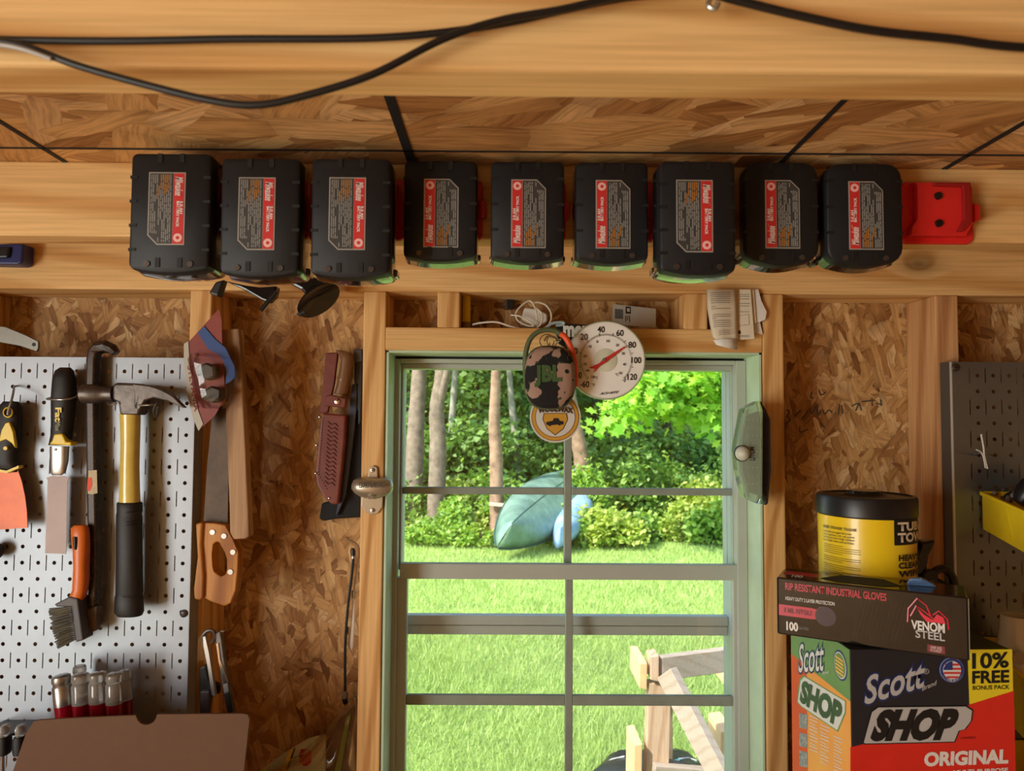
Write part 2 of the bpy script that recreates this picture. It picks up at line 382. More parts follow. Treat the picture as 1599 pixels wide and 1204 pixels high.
# printed layout lines on the deck
LINE = mat('black_marker', (26, 24, 24), .8)
zl = ZC - .0006
def deckline(a, c, w):
    p = [CAM + (CR @ Vector(((q[0] - 799.5) / F, -(q[1] - 602) / F, -1))) * 1 for q in (a, c)]
    q = []
    for d in p:
        d = d - CAM; q.append(CAM + d * ((zl - CZ) / d.z))
    t = (q[1] - q[0]).normalized(); q = [q[0] - t * .25, q[1] + t * .02] if abs(t.x) < .9 else [q[0] - t * .3, q[1] + t * .3]
    mesh('layout_line', bar(q[0], q[1], w, .0008), LINE, deck)
deckline((0, 190), (95, 249), .006); deckline((607, 148), (640, 245), .010); deckline((1325, 150), (1228, 246), .006); deckline((1599, 192), (1478, 262), .007)
deckline((0, 231), (1599, 243), .0035)
floor = struct(mesh('floor', box(XL, XR, YB, .1, -.04, 0), wood('floor_plywood', (170, 130, 84), (130, 92, 54), 'X')))
OWL = osb('strand_board_side', (0, R(90), 0))
dy0, dy1, dz = -2.82, -1.58, 1.85
struct(mesh('wall_left', join(box(XL - .02, XL, YB, dy0, 0, ZC), box(XL - .02, XL, dy1, .1, 0, ZC), box(XL - .02, XL, dy0, dy1, dz, ZC)), OWL))
struct(mesh('wall_right', box(XR, XR + .02, YB, .1, 0, ZC), OWL))
struct(mesh('wall_rear', box(XL, XR, YB - .02, YB, 0, ZC), OW))
# pencil figures on the right bay
PEN = mat('faded_marker', (74, 72, 62), .8)
for st in ([(1268, 612), (1266, 620), (1270, 622)], [(1279, 609), (1282, 617), (1290, 612)], [(1228, 640), (1233, 643), (1229, 650), (1234, 655), (1228, 662)],
           [(1241, 650), (1250, 641)], [(1252, 655), (1262, 641)], [(1264, 637), (1268, 646), (1274, 634)], [(1275, 633), (1277, 648), (1282, 642)],
           [(1285, 640), (1288, 647), (1294, 640), (1299, 644)], [(1311, 631), (1309, 648)], [(1314, 633), (1316, 646)], [(1330, 634), (1340, 630), (1336, 642)],
           [(1341, 629), (1345, 641)], [(1346, 627), (1366, 625)], [(1361, 622), (1362, 634)], [(1368, 630), (1377, 632)], [(1375, 624), (1376, 634)],
           [(1249, 666), (1250, 675), (1262, 670)], [(1281, 660), (1288, 668)]):
    mesh('pencil_stroke', tubepx([(x, y) for x, y in st], SH - .0006, .0011, 5, 3), PEN, wall)
# ------------------------------------------------------------------ window
win = bpy.data.objects.new('window_1', None); COL.objects.link(win); struct(win)
win.location = ((wx0 + wx1) / 2, .08, zs)
def wbox(nm, x0, x1, y0, y1, z0, z1, m=VIN, p=win, bev=.0015): return mesh(nm, box(x0, x1, y0, y1, z0, z1), m, p, bevel=bev)
Yf = .078
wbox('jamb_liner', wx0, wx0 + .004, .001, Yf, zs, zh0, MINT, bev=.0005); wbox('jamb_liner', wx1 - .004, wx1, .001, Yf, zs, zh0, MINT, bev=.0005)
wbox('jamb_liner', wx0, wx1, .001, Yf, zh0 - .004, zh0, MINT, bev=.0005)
mesh('shadow_gap', join(box(wx0, X(613, 600, Yf), Yf, .14, zs, zh0), box(X(1161, 600, Yf), wx1, Yf, .14, zs, zh0)), DARKGAP, win)  # black strips painting the shadow gap between jamb and frame
mesh('shadow_gap', box(wx0, wx1, Yf, .14, Z(562, 800, Yf), zh0), DARKGAP, win)
fl0, fl1, fr0, fr1 = X(612.5, 600, .072), X(625, 600, .072), X(1147, 600, .072), X(1163, 600, .072)
zt0, zt1 = Z(568, 800, .072), Z(561.5, 800, .072)
wbox('frame_jamb', fl0, fl1, .064, .15, zs, zt1); wbox('frame_jamb', fr0, fr1, .064, .15, zs, zt1)
wbox('frame_head', fl1, fr0, .064, .15, zt0, zt1)
us = wbox('upper_sash', fl1, X(630.5, 600, .09), .084, .12, Z(890, 800, .09), zt0)
Yu = .09
ux0, ux1 = X(630.5, 600, Yu), X(1142, 600, Yu)
wbox('stile', ux1, fr0, .084, .12, Z(890, 800, Yu), zt0, p=us)
zu1, zu0 = Z(577, 800, Yu), Z(880, 800, Yu)
wbox('top_rail', fl1, fr0, .083, .12, zu1, zt0, p=us)
mx0, mx1 = X(881, 700, Yu), X(893, 700, Yu); mz1, mz0 = Z(761.5, 800, Yu), Z(772.5, 800, Yu)
MUN = mat('grey_muntin', (140, 149, 138), .42, var=.12, scale=30)
wbox('muntin', mx0, mx1, .091, .103, zu0, zu1, MUN, us); wbox('muntin', ux0, mx0, .0915, .103, mz0, mz1, MUN, us); wbox('muntin', mx1, ux1, .0915, .103, mz0, mz1, MUN, us)
def pane(x0, x1, z0, z1, y, p): mesh('pane', box(x0, x1, y, y + .003, z0, z1), GLASS, p)
for a, c in ((ux0, mx0), (mx1, ux1)):
    for e, f in ((zu0, mz0), (mz1, zu1)): pane(a, c, e, f, .096, us)
# lower sash stands nearer the room
Yl = .07
ls = wbox('lower_sash', X(624, 895, .066), X(1155, 895, .066), .066, .082, Z(905, 800, .066), Z(881, 800, .066))
lx0, lx1 = X(635, 950, Yl), X(1145, 950, Yl)
wbox('stile', fl1 - .006, lx0, Yl, .09, zs + .02, Z(905, 800, .066), p=ls); wbox('stile', lx1, fr0 + .004, Yl, .09, zs + .02, Z(905, 800, .066), p=ls)
wbox('bottom_rail', lx0, lx1, Yl, .09, zs, zs + .05, p=ls)
lm0, lm1 = X(883, 1000, Yl), X(895, 1000, Yl); ln1, ln0 = Z(1088, 800, Yl), Z(1104, 800, Yl); lt = Z(905, 800, .066); lb = zs + .05
wbox('muntin', lm0, lm1, .075, .085, lb, lt, MUN, ls); wbox('muntin', lx0, lm0, .0755, .085, ln0, ln1, MUN, ls); wbox('muntin', lm1, lx1, .0755, .085, ln0, ln1, MUN, ls)
for a, c in ((lx0, lm0), (lm1, lx1)):
    for e, f in ((lb, ln0), (ln1, lt)): pane(a, c, e, f, .079, ls)
sr = wbox('screen_rail', fl1, fr0, .118, .135, Z(976, 800, .12), Z(961, 800, .12)); wbox('screen_rail', fl1, fr0, .122, .14, Z(992, 800, .12), Z(977.5, 800, .12))
SCR = bpy.data.materials.new('insect_screen'); SCR.use_nodes = True
_n = SCR.node_tree.nodes; _l = SCR.node_tree.links; _b = _n['Principled BSDF']; _b.inputs['Base Color'].default_value = lin((170, 172, 166)); _b.inputs['Roughness'].default_value = .6
_c = nd(_n, 'TexCoord'); _s = nd(_n, 'SeparateXYZ'); _l.new(_c.outputs['Object'], _s.inputs[0])
_o = []
for ax in (0, 2):
    q = nd(_n, 'Math', operation='MULTIPLY'); q.inputs[1].default_value = 720; _l.new(_s.outputs[ax], q.inputs[0])
    w = nd(_n, 'Math', operation='FRACT'); _l.new(q.outputs[0], w.inputs[0])
    g = nd(_n, 'Math', operation='LESS_THAN'); g.inputs[1].default_value = .06; _l.new(w.outputs[0], g.inputs[0]); _o.append(g)
_m = nd(_n, 'Math', operation='MAXIMUM'); _l.new(_o[0].outputs[0], _m.inputs[0]); _l.new(_o[1].outputs[0], _m.inputs[1])
_l.new(_m.outputs[0], _b.inputs['Alpha'])
mesh('insect_screen', box(fl1, fr0, .141, .1415, zs, Z(992, 800, .12)), SCR, win)
# ================================================================== outdoors
ZG = -.20
TURF = mat('turf_soil', (104, 132, 58), .9, c2=(156, 182, 92), scale=3.0)
lawn = struct(mesh('lawn', box(-30, 30, .13, 11.0, ZG - .3, ZG), TURF))
struct(mesh('ground_side', box(-30, XL - .03, -14, .13, ZG - .3, ZG - .002), TURF))
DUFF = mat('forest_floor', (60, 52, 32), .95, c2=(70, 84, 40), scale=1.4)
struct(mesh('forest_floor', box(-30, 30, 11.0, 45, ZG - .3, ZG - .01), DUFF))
def fastmesh(name, V, Fq, m, parent=None, tri=False):
    me = bpy.data.meshes.new(name); nV, k = len(V), Fq.shape[1]; nF = len(Fq)
    me.vertices.add(nV); me.vertices.foreach_set('co', V.astype(np.float32).ravel())
    me.loops.add(nF * k); me.loops.foreach_set('vertex_index', Fq.astype(np.int32).ravel())
    me.polygons.add(nF); me.polygons.foreach_set('loop_start', np.arange(0, nF * k, k, dtype=np.int32))
    me.update(calc_edges=True); me.materials.append(m)
    o = bpy.data.objects.new(name, me); COL.objects.link(o)
    if parent is not None:
        o.parent = parent
        if parent.type == 'EMPTY': o.matrix_parent_inverse = Matrix.Translation(-parent.location)
    return o
def grass_blades(n, x, y, h):
    a = RNG.uniform(0, 2 * np.pi, n); w = RNG.uniform(.0016, .0034, n) * (1 + (y - 2) * .10); hh = h * RNG.uniform(.45, 1.15, n)
    lx = RNG.normal(0, .45, n) * hh; ly = RNG.normal(0, .45, n) * hh; z = np.full(n, ZG)
    V = np.empty((n, 3, 3)); dx, dy = np.cos(a) * w, np.sin(a) * w
    V[:, 0] = np.stack([x - dx, y - dy, z], 1); V[:, 1] = np.stack([x + dx, y + dy, z], 1); V[:, 2] = np.stack([x + lx, y + ly, z + hh], 1)
    return V.reshape(-1, 3), np.arange(n * 3).reshape(-1, 3)
n1 = 300000
u = RNG.uniform(0, 1, n1); gy = 1.0 + 10.0 * u ** 1.25; gx = (RNG.uniform(-.8, .95, n1)) * (gy + 1.4) * .72
V1, F1 = grass_blades(n1, gx, gy, .06 + .02 * np.sin(gx * 3) * np.cos(gy * 2.3))
GR = leafmat('grass_blade', (134, 168, 82), (200, 220, 138), .3)
g = fastmesh('lawn_grass', V1, F1, GR); g['kind'] = 'stuff'; tag(g, 'short mown grass covering the sunny lawn', 'grass')
def leaves(C, size, up=.35, flat=1.0):
    """rhombic leaves at the points C, each folded a little along its midrib"""
    n = len(C); s = size * RNG.uniform(.6, 1.25, n)
    nr = RNG.normal(0, 1, (n, 3)); nr[:, 2] = np.abs(nr[:, 2]) + up; nr /= np.linalg.norm(nr, axis=1)[:, None]
    t = np.cross(nr, RNG.normal(0, 1, (n, 3))); t /= np.linalg.norm(t, axis=1)[:, None]; b = np.cross(nr, t)
    s = s[:, None]
    V = np.stack([C - t * s * .5, C + b * s * .34 * flat + nr * s * .06 + t * s * .02, C + t * s * .55 - nr * s * .05, C - b * s * .34 * flat + nr * s * .06 + t * s * .02], 1).reshape(-1, 3)
    return V, np.arange(n * 4).reshape(-1, 4)
def clumps(c, r, n, k, spread=.3):
    c, r = np.array(c), np.array(r)
    d = RNG.normal(0, 1, (k, 3)); d /= np.linalg.norm(d, axis=1)[:, None]; q = c + d * r * RNG.uniform(.3, 1.0, (k, 1)) ** .6
    i = RNG.integers(0, k, n); return q[i] + RNG.normal(0, 1, (n, 3)) * r * spread
L1 = leafmat('sunny_leaf', (104, 152, 60), (186, 214, 108)); L2 = leafmat('shade_leaf', (76, 124, 62), (166, 198, 104)); L3 = leafmat('deep_leaf', (62, 108, 56), (150, 186, 98)); L5 = leafmat('yellow_green_leaf', (140, 170, 66), (214, 222, 130), .5); L4 = leafmat('maple_leaf', (116, 176, 54), (190, 222, 96), .55)  # sunlit and shaded foliage put into separate leaf greens
def bark(name, a, c):
    m = mat(name, a, .85, c2=c, scale=9, bump=.8); return m
BK1 = bark('grey_brown_bark', (92, 80, 66), (142, 126, 106)); BK2 = bark('pale_bark', (116, 116, 100), (164, 160, 140)); BK3 = bark('dark_bark', (58, 56, 46), (98, 92, 74)); BK4 = bark('reddish_bark', (112, 86, 66), (170, 140, 112))
def tree(label, path, r, bk, crown=None, n=0, k=20, lm=L2, ls=.12, group=None, fork=None):
    base = W(path[0][0], path[0][1], path[0][2]); base.z = ZG
    t = thing('tree', label, 'tree', base, group)
    pts = [base - Vector((0, 0, .1))] + [W(*p) for p in path[1:]]
    top = pts[-1] + (pts[-1] - pts[-2]).normalized() * 3.2; pts.append(top)
    sp = smoothpts(pts, 7); kk = len(sp)
    rs = [r * (1.25 - .55 * i / kk) * (1 + .035 * math.sin(i * 2.1 + base.x * 5)) for i in range(kk)]
    tr = mesh('trunk', tube(sp, rs, 12), bk, t, smooth=True)
    if fork:
        f = smoothpts([W(*p) for p in fork], 6); mesh('limb', tube(f, [r * .6 * (1 - .4 * i / len(f)) for i in range(len(f))], 9), bk, t, smooth=True)
    if n:
        c = crown[0]; V, Fq = leaves(clumps(c, crown[1], n, k), ls); fastmesh('foliage', V, Fq, lm, t)
    return t, pts
TG = 'tree trunks of the woods beyond the lawn'
def cr(t, dz=1.2, r=(1.8, 1.8, 1.4)): p = t; return ((p.x, p.y, p.z + dz), r)
for lab, path, r, bk, lm, fork in (
    ('thick grey-brown tree trunk beside the forked trunk at the wood edge', [(646, 800, 10.6), (648, 700, 10.6), (655, 577, 10.7)], .135, BK1, L2, None),
    ('forked tree trunk with pale peeling bark patches at the wood edge', [(680, 800, 10.2), (684, 700, 10.2), (682, 640, 10.2), (690, 577, 10.2)], .12, BK1, L2, [(683, 640, 10.2), (694, 600, 10.1), (704, 540, 10.0), (712, 450, 9.9)]),
    ('slim pale tree trunk behind the forked trunk', [(704, 790, 13), (705, 680, 13), (711, 577, 13)], .065, BK2, L2, None),
    ('dark slim tree trunk deep in the woods', [(744, 780, 16), (745, 680, 16), (747, 577, 16)], .11, BK3, L3, None),
    ('straight reddish-brown tree trunk holding the plank beside the canoe', [(776, 850, 9.35), (775, 720, 9.35), (772, 660, 9.35), (775, 577, 9.35)], .088, BK4, L1, None),
    ('thin crooked pale tree trunk between the straight trunk and hanging speaker', [(812, 780, 13), (806, 700, 13), (798, 620, 13), (795, 577, 13)], .065, BK2, L2, None),
    ('leaning sunlit tree trunk behind the canoe', [(918, 770, 10.8), (908, 720, 10.8), (897, 660, 10.8), (888, 600, 10.8)], .115, BK4, L2, None)):
    t, p = tree(lab, path, r, bk, None, 0, fork=fork)
    V, Fq = leaves(clumps((p[-1].x, p[-1].y, p[-1].z - .2), (2.1, 1.6, 1.3), 2000, 22, .22), .17); fastmesh('foliage', V, Fq, lm, t)
for i in range(16):
    x, y = 560 + i * 46 + random.uniform(-18, 18), random.uniform(15, 24)
    t, p = tree('slender dark tree deep in the woods', [(x, 760, y), (x + 4, 680, y), (x + random.uniform(-8, 8), 577, y)], random.uniform(.05, .12), BK3, None, 0, group='slender dark trees deep in the woods')
    V, Fq = leaves(clumps((p[-1].x, y, CZ + random.uniform(1.5, 3.2)), (2.2, 1.6, 1.9), 2200, 30, .2), .2); fastmesh('foliage', V, Fq, L3 if i % 3 else L2, t)
# maple bough reaching over from the right
mb = W(1260, 800, 8.6); mb.z = ZG
t = thing('maple_tree', 'maple tree with bright green lobed leaves reaching over the shrubs', 'tree', mb)
mesh('trunk', tube(smoothpts([mb, mb + Vector((.05, 0, 1.6)), mb + Vector((-.05, .1, 3.6)), mb + Vector((0, 0, 5.5))], 5), .10, 10), BK1, t, smooth=True)
def maple_leaf(n, C, size):
    lobes = [(0, -.5), (.16, -.2), (.48, -.26), (.30, .02), (.5, .26), (.22, .24), (0, .62), (-.22, .24), (-.5, .26), (-.30, .02), (-.48, -.26), (-.16, -.2)]
    s = (size * RNG.uniform(.6, 1.2, n))[:, None]
    nr = RNG.normal(0, .7, (n, 3)); nr[:, 2] += .9; nr[:, 1] -= .6; nr /= np.linalg.norm(nr, axis=1)[:, None]
    tt = np.cross(nr, RNG.normal(0, 1, (n, 3))); tt /= np.linalg.norm(tt, axis=1)[:, None]; bb = np.cross(nr, tt)
    V = np.stack([C + bb * s * a + tt * s * c for a, c in lobes], 1).reshape(-1, 3)
    return V, np.arange(n * 12).reshape(-1, 12)
CC = []
for a, c, y, n in ((960, 655, 7.9, 90), (990, 640, 7.8, 160), (1010, 620, 7.9, 160), (1040, 600, 7.8, 240), (1060, 640, 7.9, 120), (1085, 590, 7.9, 260), (1110, 620, 8.0, 200), (1130, 600, 8.1, 220), (1140, 645, 8.2, 160), (1070, 565, 8, 300), (1130, 560, 8, 300), (1020, 585, 7.9, 180), (1180, 640, 8.2, 250), (1200, 580, 8.2, 300), (1100, 655, 8.1, 90)):
    CC.append(np.array(W(a, c, y)) + RNG.normal(0, 1, (n, 3)) * np.array([.17, .22, .10]))
    w = W(a, c, y); mesh('bough', tube(smoothpts([mb + Vector((0, 0, 2.0 + (w.z - CZ))), (mb + Vector((0, 0, 2.2)) + w) / 2 + Vector((0, 0, .12)), w], 5), [.03 - .0022 * i for i in range(11)], 6), BK1, t, smooth=True)
CC.append(np.array([mb.x, mb.y, CZ + 1.9]) + RNG.normal(0, 1, (2600, 3)) * np.array([1.2, .9, .6]))
C_ = np.concatenate(CC); V, Fq = maple_leaf(len(C_), C_, .15); fastmesh('foliage', V, Fq, L4, t)
# shrubs along the wood edge and undergrowth behind
def shrub(px, py, Y, rx, rz, n, lm, ls, label, group, k=14):
    c = W(px, py, Y); b = Vector((c.x, Y, ZG))
    t = thing('shrub', label, 'shrub', b, group)
    V, Fq = leaves(clumps((c.x, Y, c.z), (rx, rx * .8, rz), n, k, .26), ls); V[:, 2] = np.maximum(V[:, 2], ZG + .01 + RNG.uniform(0, .1, len(V)))
    fastmesh('foliage', V, Fq, lm, t)
    for q in range(4):
        a = random.uniform(-1, 1) * rx * .6; mesh('stem', tube([b + Vector((a * .2, 0, 0)), (b + Vector((a * .2, 0, 0))).lerp(Vector((c.x + a, Y, c.z)), .5) + Vector((0, 0, .05)), Vector((c.x + a, Y, c.z + rz * .5))], .009, 5), BK3, t)
for i in range(32):
    px = 490 + i * 26 + random.uniform(-12, 12)
    if 765 < px < 875: continue
    rz = random.uniform(.14, .36)
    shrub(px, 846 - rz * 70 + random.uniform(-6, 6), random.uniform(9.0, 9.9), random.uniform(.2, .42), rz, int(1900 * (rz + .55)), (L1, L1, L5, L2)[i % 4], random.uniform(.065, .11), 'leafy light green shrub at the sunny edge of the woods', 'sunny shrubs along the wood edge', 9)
for i in range(26):
    px = 460 + i * 34 + random.uniform(-12, 12)
    rz = random.uniform(.3, .6)
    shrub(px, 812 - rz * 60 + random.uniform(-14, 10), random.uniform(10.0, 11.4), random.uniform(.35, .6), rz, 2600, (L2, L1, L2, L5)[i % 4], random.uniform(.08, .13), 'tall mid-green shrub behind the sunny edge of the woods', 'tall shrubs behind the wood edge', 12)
for px in (655, 720, 752): shrub(px, 838, 9.0, .26, .16, 900, L1, .07, 'low leafy weed clump at the lawn edge near the canoe bow', 'weed clumps at the lawn edge')
shrub(858, 846, 8.95, .16, .12, 500, L1, .06, 'small weed clump growing under the canoe side', None); shrub(918, 832, 8.9, .2, .22, 800, L1, .07, 'leafy weed clump hiding the end of the blue kayak', None)
for i in range(30):
    px = 575 + (i % 15) * 44 + random.uniform(-16, 16); Y = random.uniform(12, 20)
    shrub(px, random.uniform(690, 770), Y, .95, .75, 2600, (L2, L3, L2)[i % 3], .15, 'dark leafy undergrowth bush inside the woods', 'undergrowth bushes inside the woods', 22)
for i in range(56):
    px = 130 + (i % 28) * 50 + random.uniform(-20, 20); Y = random.uniform(22, 34)
    shrub(px, 560 + (i // 28) * 95 + random.uniform(-15, 15), Y, 2.0, 1.7, 3200, (L3, L2, L3, L1)[i % 4], .30, 'far leafy thicket closing the woods behind the trunks', 'far thickets of the woods', 26)
# ---- canoe, kayak and plank
def hull(bow, stern, beam, depth, roll, n=26, m=14):
    bow, stern = Vector(bow), Vector(stern); ax = (stern - bow); L = ax.length; ax.normalize()
    side = ax.cross(Vector((0, 0, 1))).normalized(); up = side.cross(ax); q = Matrix.Rotation(roll, 3, ax); side, up = q @ side, q @ up
    V = []
    for i in range(n):
        s = i / (n - 1); w = beam / 2 * max(.03, (4 * s * (1 - s)) ** .75); ro = depth * (.75 + .35 * (2 * s - 1) ** 2)
        for j in range(m):
            a = math.pi * j / (m - 1); V.append(bow + ax * (L * s) + side * (math.cos(a) * w) + up * (max(0, math.sin(a)) ** .8 * ro - .1 * (2 * s - 1) ** 2))
    f = [(i * m + j, i * m + j + 1, (i + 1) * m + j + 1, (i + 1) * m + j) for i in range(n - 1) for j in range(m - 1)]
    return V, f, [V[i * m] for i in range(n)], [V[i * m + m - 1] for i in range(n)], [V[i * m + m // 2] for i in range(n)]
CAN = mat('leaf_shaded_canoe_shell', (76, 106, 94), .4, c2=(128, 160, 142), scale=4)  # green shell with mottled leaf shade put into its colour
b0 = W(782, 846, 7.9); s0 = W(908, 748, 11.2)
v, f, g1, g2, kl = hull(b0, s0, .95, .36, R(34))
cn = thing('canoe', 'green canoe lying upturned on the lawn edge among shrubs', 'canoe', (b0.x, b0.y, ZG))
ch = mesh('hull', (v, f), CAN, cn, smooth=True); ch.modifiers.new('solid', 'SOLIDIFY').thickness = .008
TRIM = mat('dark_green_trim', (44, 76, 66), .5)
for e in (g1, g2): mesh('gunwale', tube(e, .016, 6), TRIM, cn, smooth=True)
mesh('keel_line', tube(kl, .007, 6), TRIM, cn, smooth=True)
BLU = mat('blue_kayak_shell', (70, 130, 205), .35, c2=(190, 214, 232), scale=2.5)
b1 = W(872, 846, 8.3); s1 = W(915, 772, 10.6)
v, f, g1, g2, kl = hull(b1, s1, .5, .26, R(10))
ky = thing('kayak', 'blue and white kayak resting behind the green canoe', 'kayak', (b1.x, b1.y, ZG))
ch = mesh('hull', (v, f), BLU, ky, smooth=True); ch.modifiers.new('solid', 'SOLIDIFY').thickness = .008
for e in (g1, g2): mesh('gunwale', tube(e, .012, 6), TRIM, ky, smooth=True)
tag(mesh('rack_plank', bar(W(764, 787, 9.2), W(806, 790, 9.1), .04, .05), WG, bevel=.004), 'short weathered plank nailed across the straight tree trunk', 'plank')
# ---- timber sawhorse near the shed
Ys = 1.72
sb = W(1030, 1100, Ys); sb.z = ZG
sw = thing('sawhorse', 'weathered timber sawhorse standing on the lawn outside the window', 'sawhorse', sb)
P0 = W(1022, 1043, Ys); ra = Vector((1, .38, -.01)).normalized()
mesh('top_rail', bar(P0 + Vector((.02, 0, 0)), P0 + ra * 1.1, .038, .092), WG, sw, bevel=.003)
mesh('end_block', prpx([(1016, 1026), (1029, 1024), (1029, 1065), (1016, 1062)], Ys - .03, Ys + .06), WGZ, sw, bevel=.003)
mesh('cross_cleat', prpx([(999, 1036), (1011, 1036), (1010, 1078), (998, 1074)], Ys - .02, Ys + .20), mat('sunlit_end_wood', (238, 196, 140), .7, var=.1, scale=30), sw, bevel=.003)  # orange-white of sunlit end faces put into the wood colour
mesh('leg', bar(W(1028, 1064, Ys + .02), W(1018, 1420, Ys - .02) , .089, .06, (0, 1, 0)), WGZ, sw, bevel=.003)
mesh('leg', bar(W(1032, 1064, Ys + .10), W(1034, 1330, Ys + .45), .089, .038, (0, 1, 0)), WGZ, sw, bevel=.003)
mesh('brace', bar(W(1041, 1050, Ys - .05), W(1150, 1260, Ys - .3), .038, .089, (.6, -.8, .3)), WG, sw, bevel=.003)
mesh('leg', bar(P0 + ra * 1.0, P0 + ra * 1.05 + Vector((0, 0, -.9)), .089, .038, (0, 1, 0)), WGZ, sw, bevel=.003)
mesh('cleat', prpx([(990, 1164), (1003, 1162), (1001, 1300), (988, 1300)], Ys - .06, Ys + .12), MATS['sunlit_end_wood'], sw, bevel=.003)
mesh('cleat', prpx([(1130, 1055), (1146, 1055), (1146, 1072), (1131, 1070)], Ys + .32, Ys + .45), MATS['sunlit_end_wood'], sw, bevel=.003)
mesh('cleat', prpx([(1126, 1143), (1146, 1140), (1146, 1182), (1125, 1178)], Ys + .25, Ys + .45), MATS['sunlit_end_wood'], sw, bevel=.003)
mesh('lower_rail', bar(W(1020, 1205, Ys - .05), W(1110, 1212, Ys - .02), .038, .06), WG, sw, bevel=.003)
# black printed sack under the sawhorse
SACK = mat('black_sack_plastic', (26, 30, 34), .3, var=.3, scale=20)
c = W(1030, 1245, 1.95); sk = thing('plastic_sack', 'black plastic sack with white and teal print under the sawhorse', 'sack', (c.x, c.y, ZG))
V = []; n, k = 24, 12; rx = .31
for i in range(k):
    a = math.pi * i / (k - 1) - math.pi / 2
    for j in range(n):
        b = 2 * math.pi * j / n; q = 1 + .05 * math.sin(5 * b + i) + .03 * math.sin(9 * b)
        V.append((c.x + max(0, math.cos(a)) ** .7 * rx * q * math.cos(b), c.y + max(0, math.cos(a)) ** .7 * .24 * q * math.sin(b), c.z + .16 * math.sin(a) * q))
zb = min(p[2] for p in V); V = [(x, y, ZG + .005 if z < c.z else z) for x, y, z in V]
mesh('sack_body', (V, ringfaces(n, k)), SACK, sk, smooth=True)
TEAL = mat('teal_print', (60, 170, 180), .5)
def onsack(px, py):
    d = (W(px, py, 2) - CAM).normalized(); lo, best = 0, None
    for i in range(400):
        p = CAM + d * (2.6 + i * .004); e = ((p.x - c.x) / rx) ** 2 + ((p.y - c.y) / .24) ** 2 + ((p.z - c.z) / .16) ** 2
        if e < 1.06: return p
    return CAM + d * 3.0
for q in ([(940, 1195), (955, 1186), (975, 1181)], [(960, 1200), (970, 1190), (985, 1184)], [(1060, 1185), (1075, 1183), (1088, 1188)]):
    mesh('printed_line', tube([onsack(*p) for p in q], .003, 5), WPRINT, sk)
for q in ([(970, 1199), (977, 1196), (980, 1200)], [(1052, 1188), (1062, 1186)], [(1085, 1190), (1100, 1195)]):
    mesh('printed_mark', tube([onsack(*p) for p in q], .004, 5), TEAL, sk)
# ================================================================== battery rack on the joist
BAT = mat('matte_black_housing', (27, 28, 31), .5, var=.12, scale=30, spec=.3)
BATS = mat('glossy_black_shell', (24, 24, 24), .14, spec=1.0, coat=1.0)
SILV = mat('silver_label_border', (186, 186, 180), .3, metal=.4)
LRED = mat('red_label_print', (205, 48, 48), .5)
LDRK = mat('charcoal_label_print', (62, 62, 60), .5, var=.2, scale=500)
LGRY = mat('grey_fine_print', (150, 150, 146), .5)
LORG = mat('orange_fine_print', (196, 128, 40), .5)
LPNK = mat('pale_red_emblem', (240, 190, 184), .5)
def rrect(w, h, r, cx=0, cz=0, n=5, arc=0.):
    """rounded rectangle outline in x, z; arc bows the bottom edge downward"""
    o = []
    for sx, sz, a0 in ((1, 1, 0), (-1, 1, 90), (-1, -1, 180), (1, -1, 270)):
        for i in range(n):
            a = R(a0 + 90 * i / (n - 1)); o.append((cx + sx * (w / 2 - r) + r * math.cos(a), cz + sz * (h / 2 - r) + r * math.sin(a)))
        if sx == -1 and sz == -1 and arc:
            for i in range(1, 8): t = i / 8; o.append((cx - w / 2 + r + (w - 2 * r) * t, cz - h / 2 - arc * 4 * t * (1 - t)))
    return o
def layers(secs):
    """stack of equal-length outlines at depths y"""
    V = []
    for y, o in secs: V += [(x, y, z) for x, z in o]
    return V, ringfaces(len(secs[0][1]), len(secs))
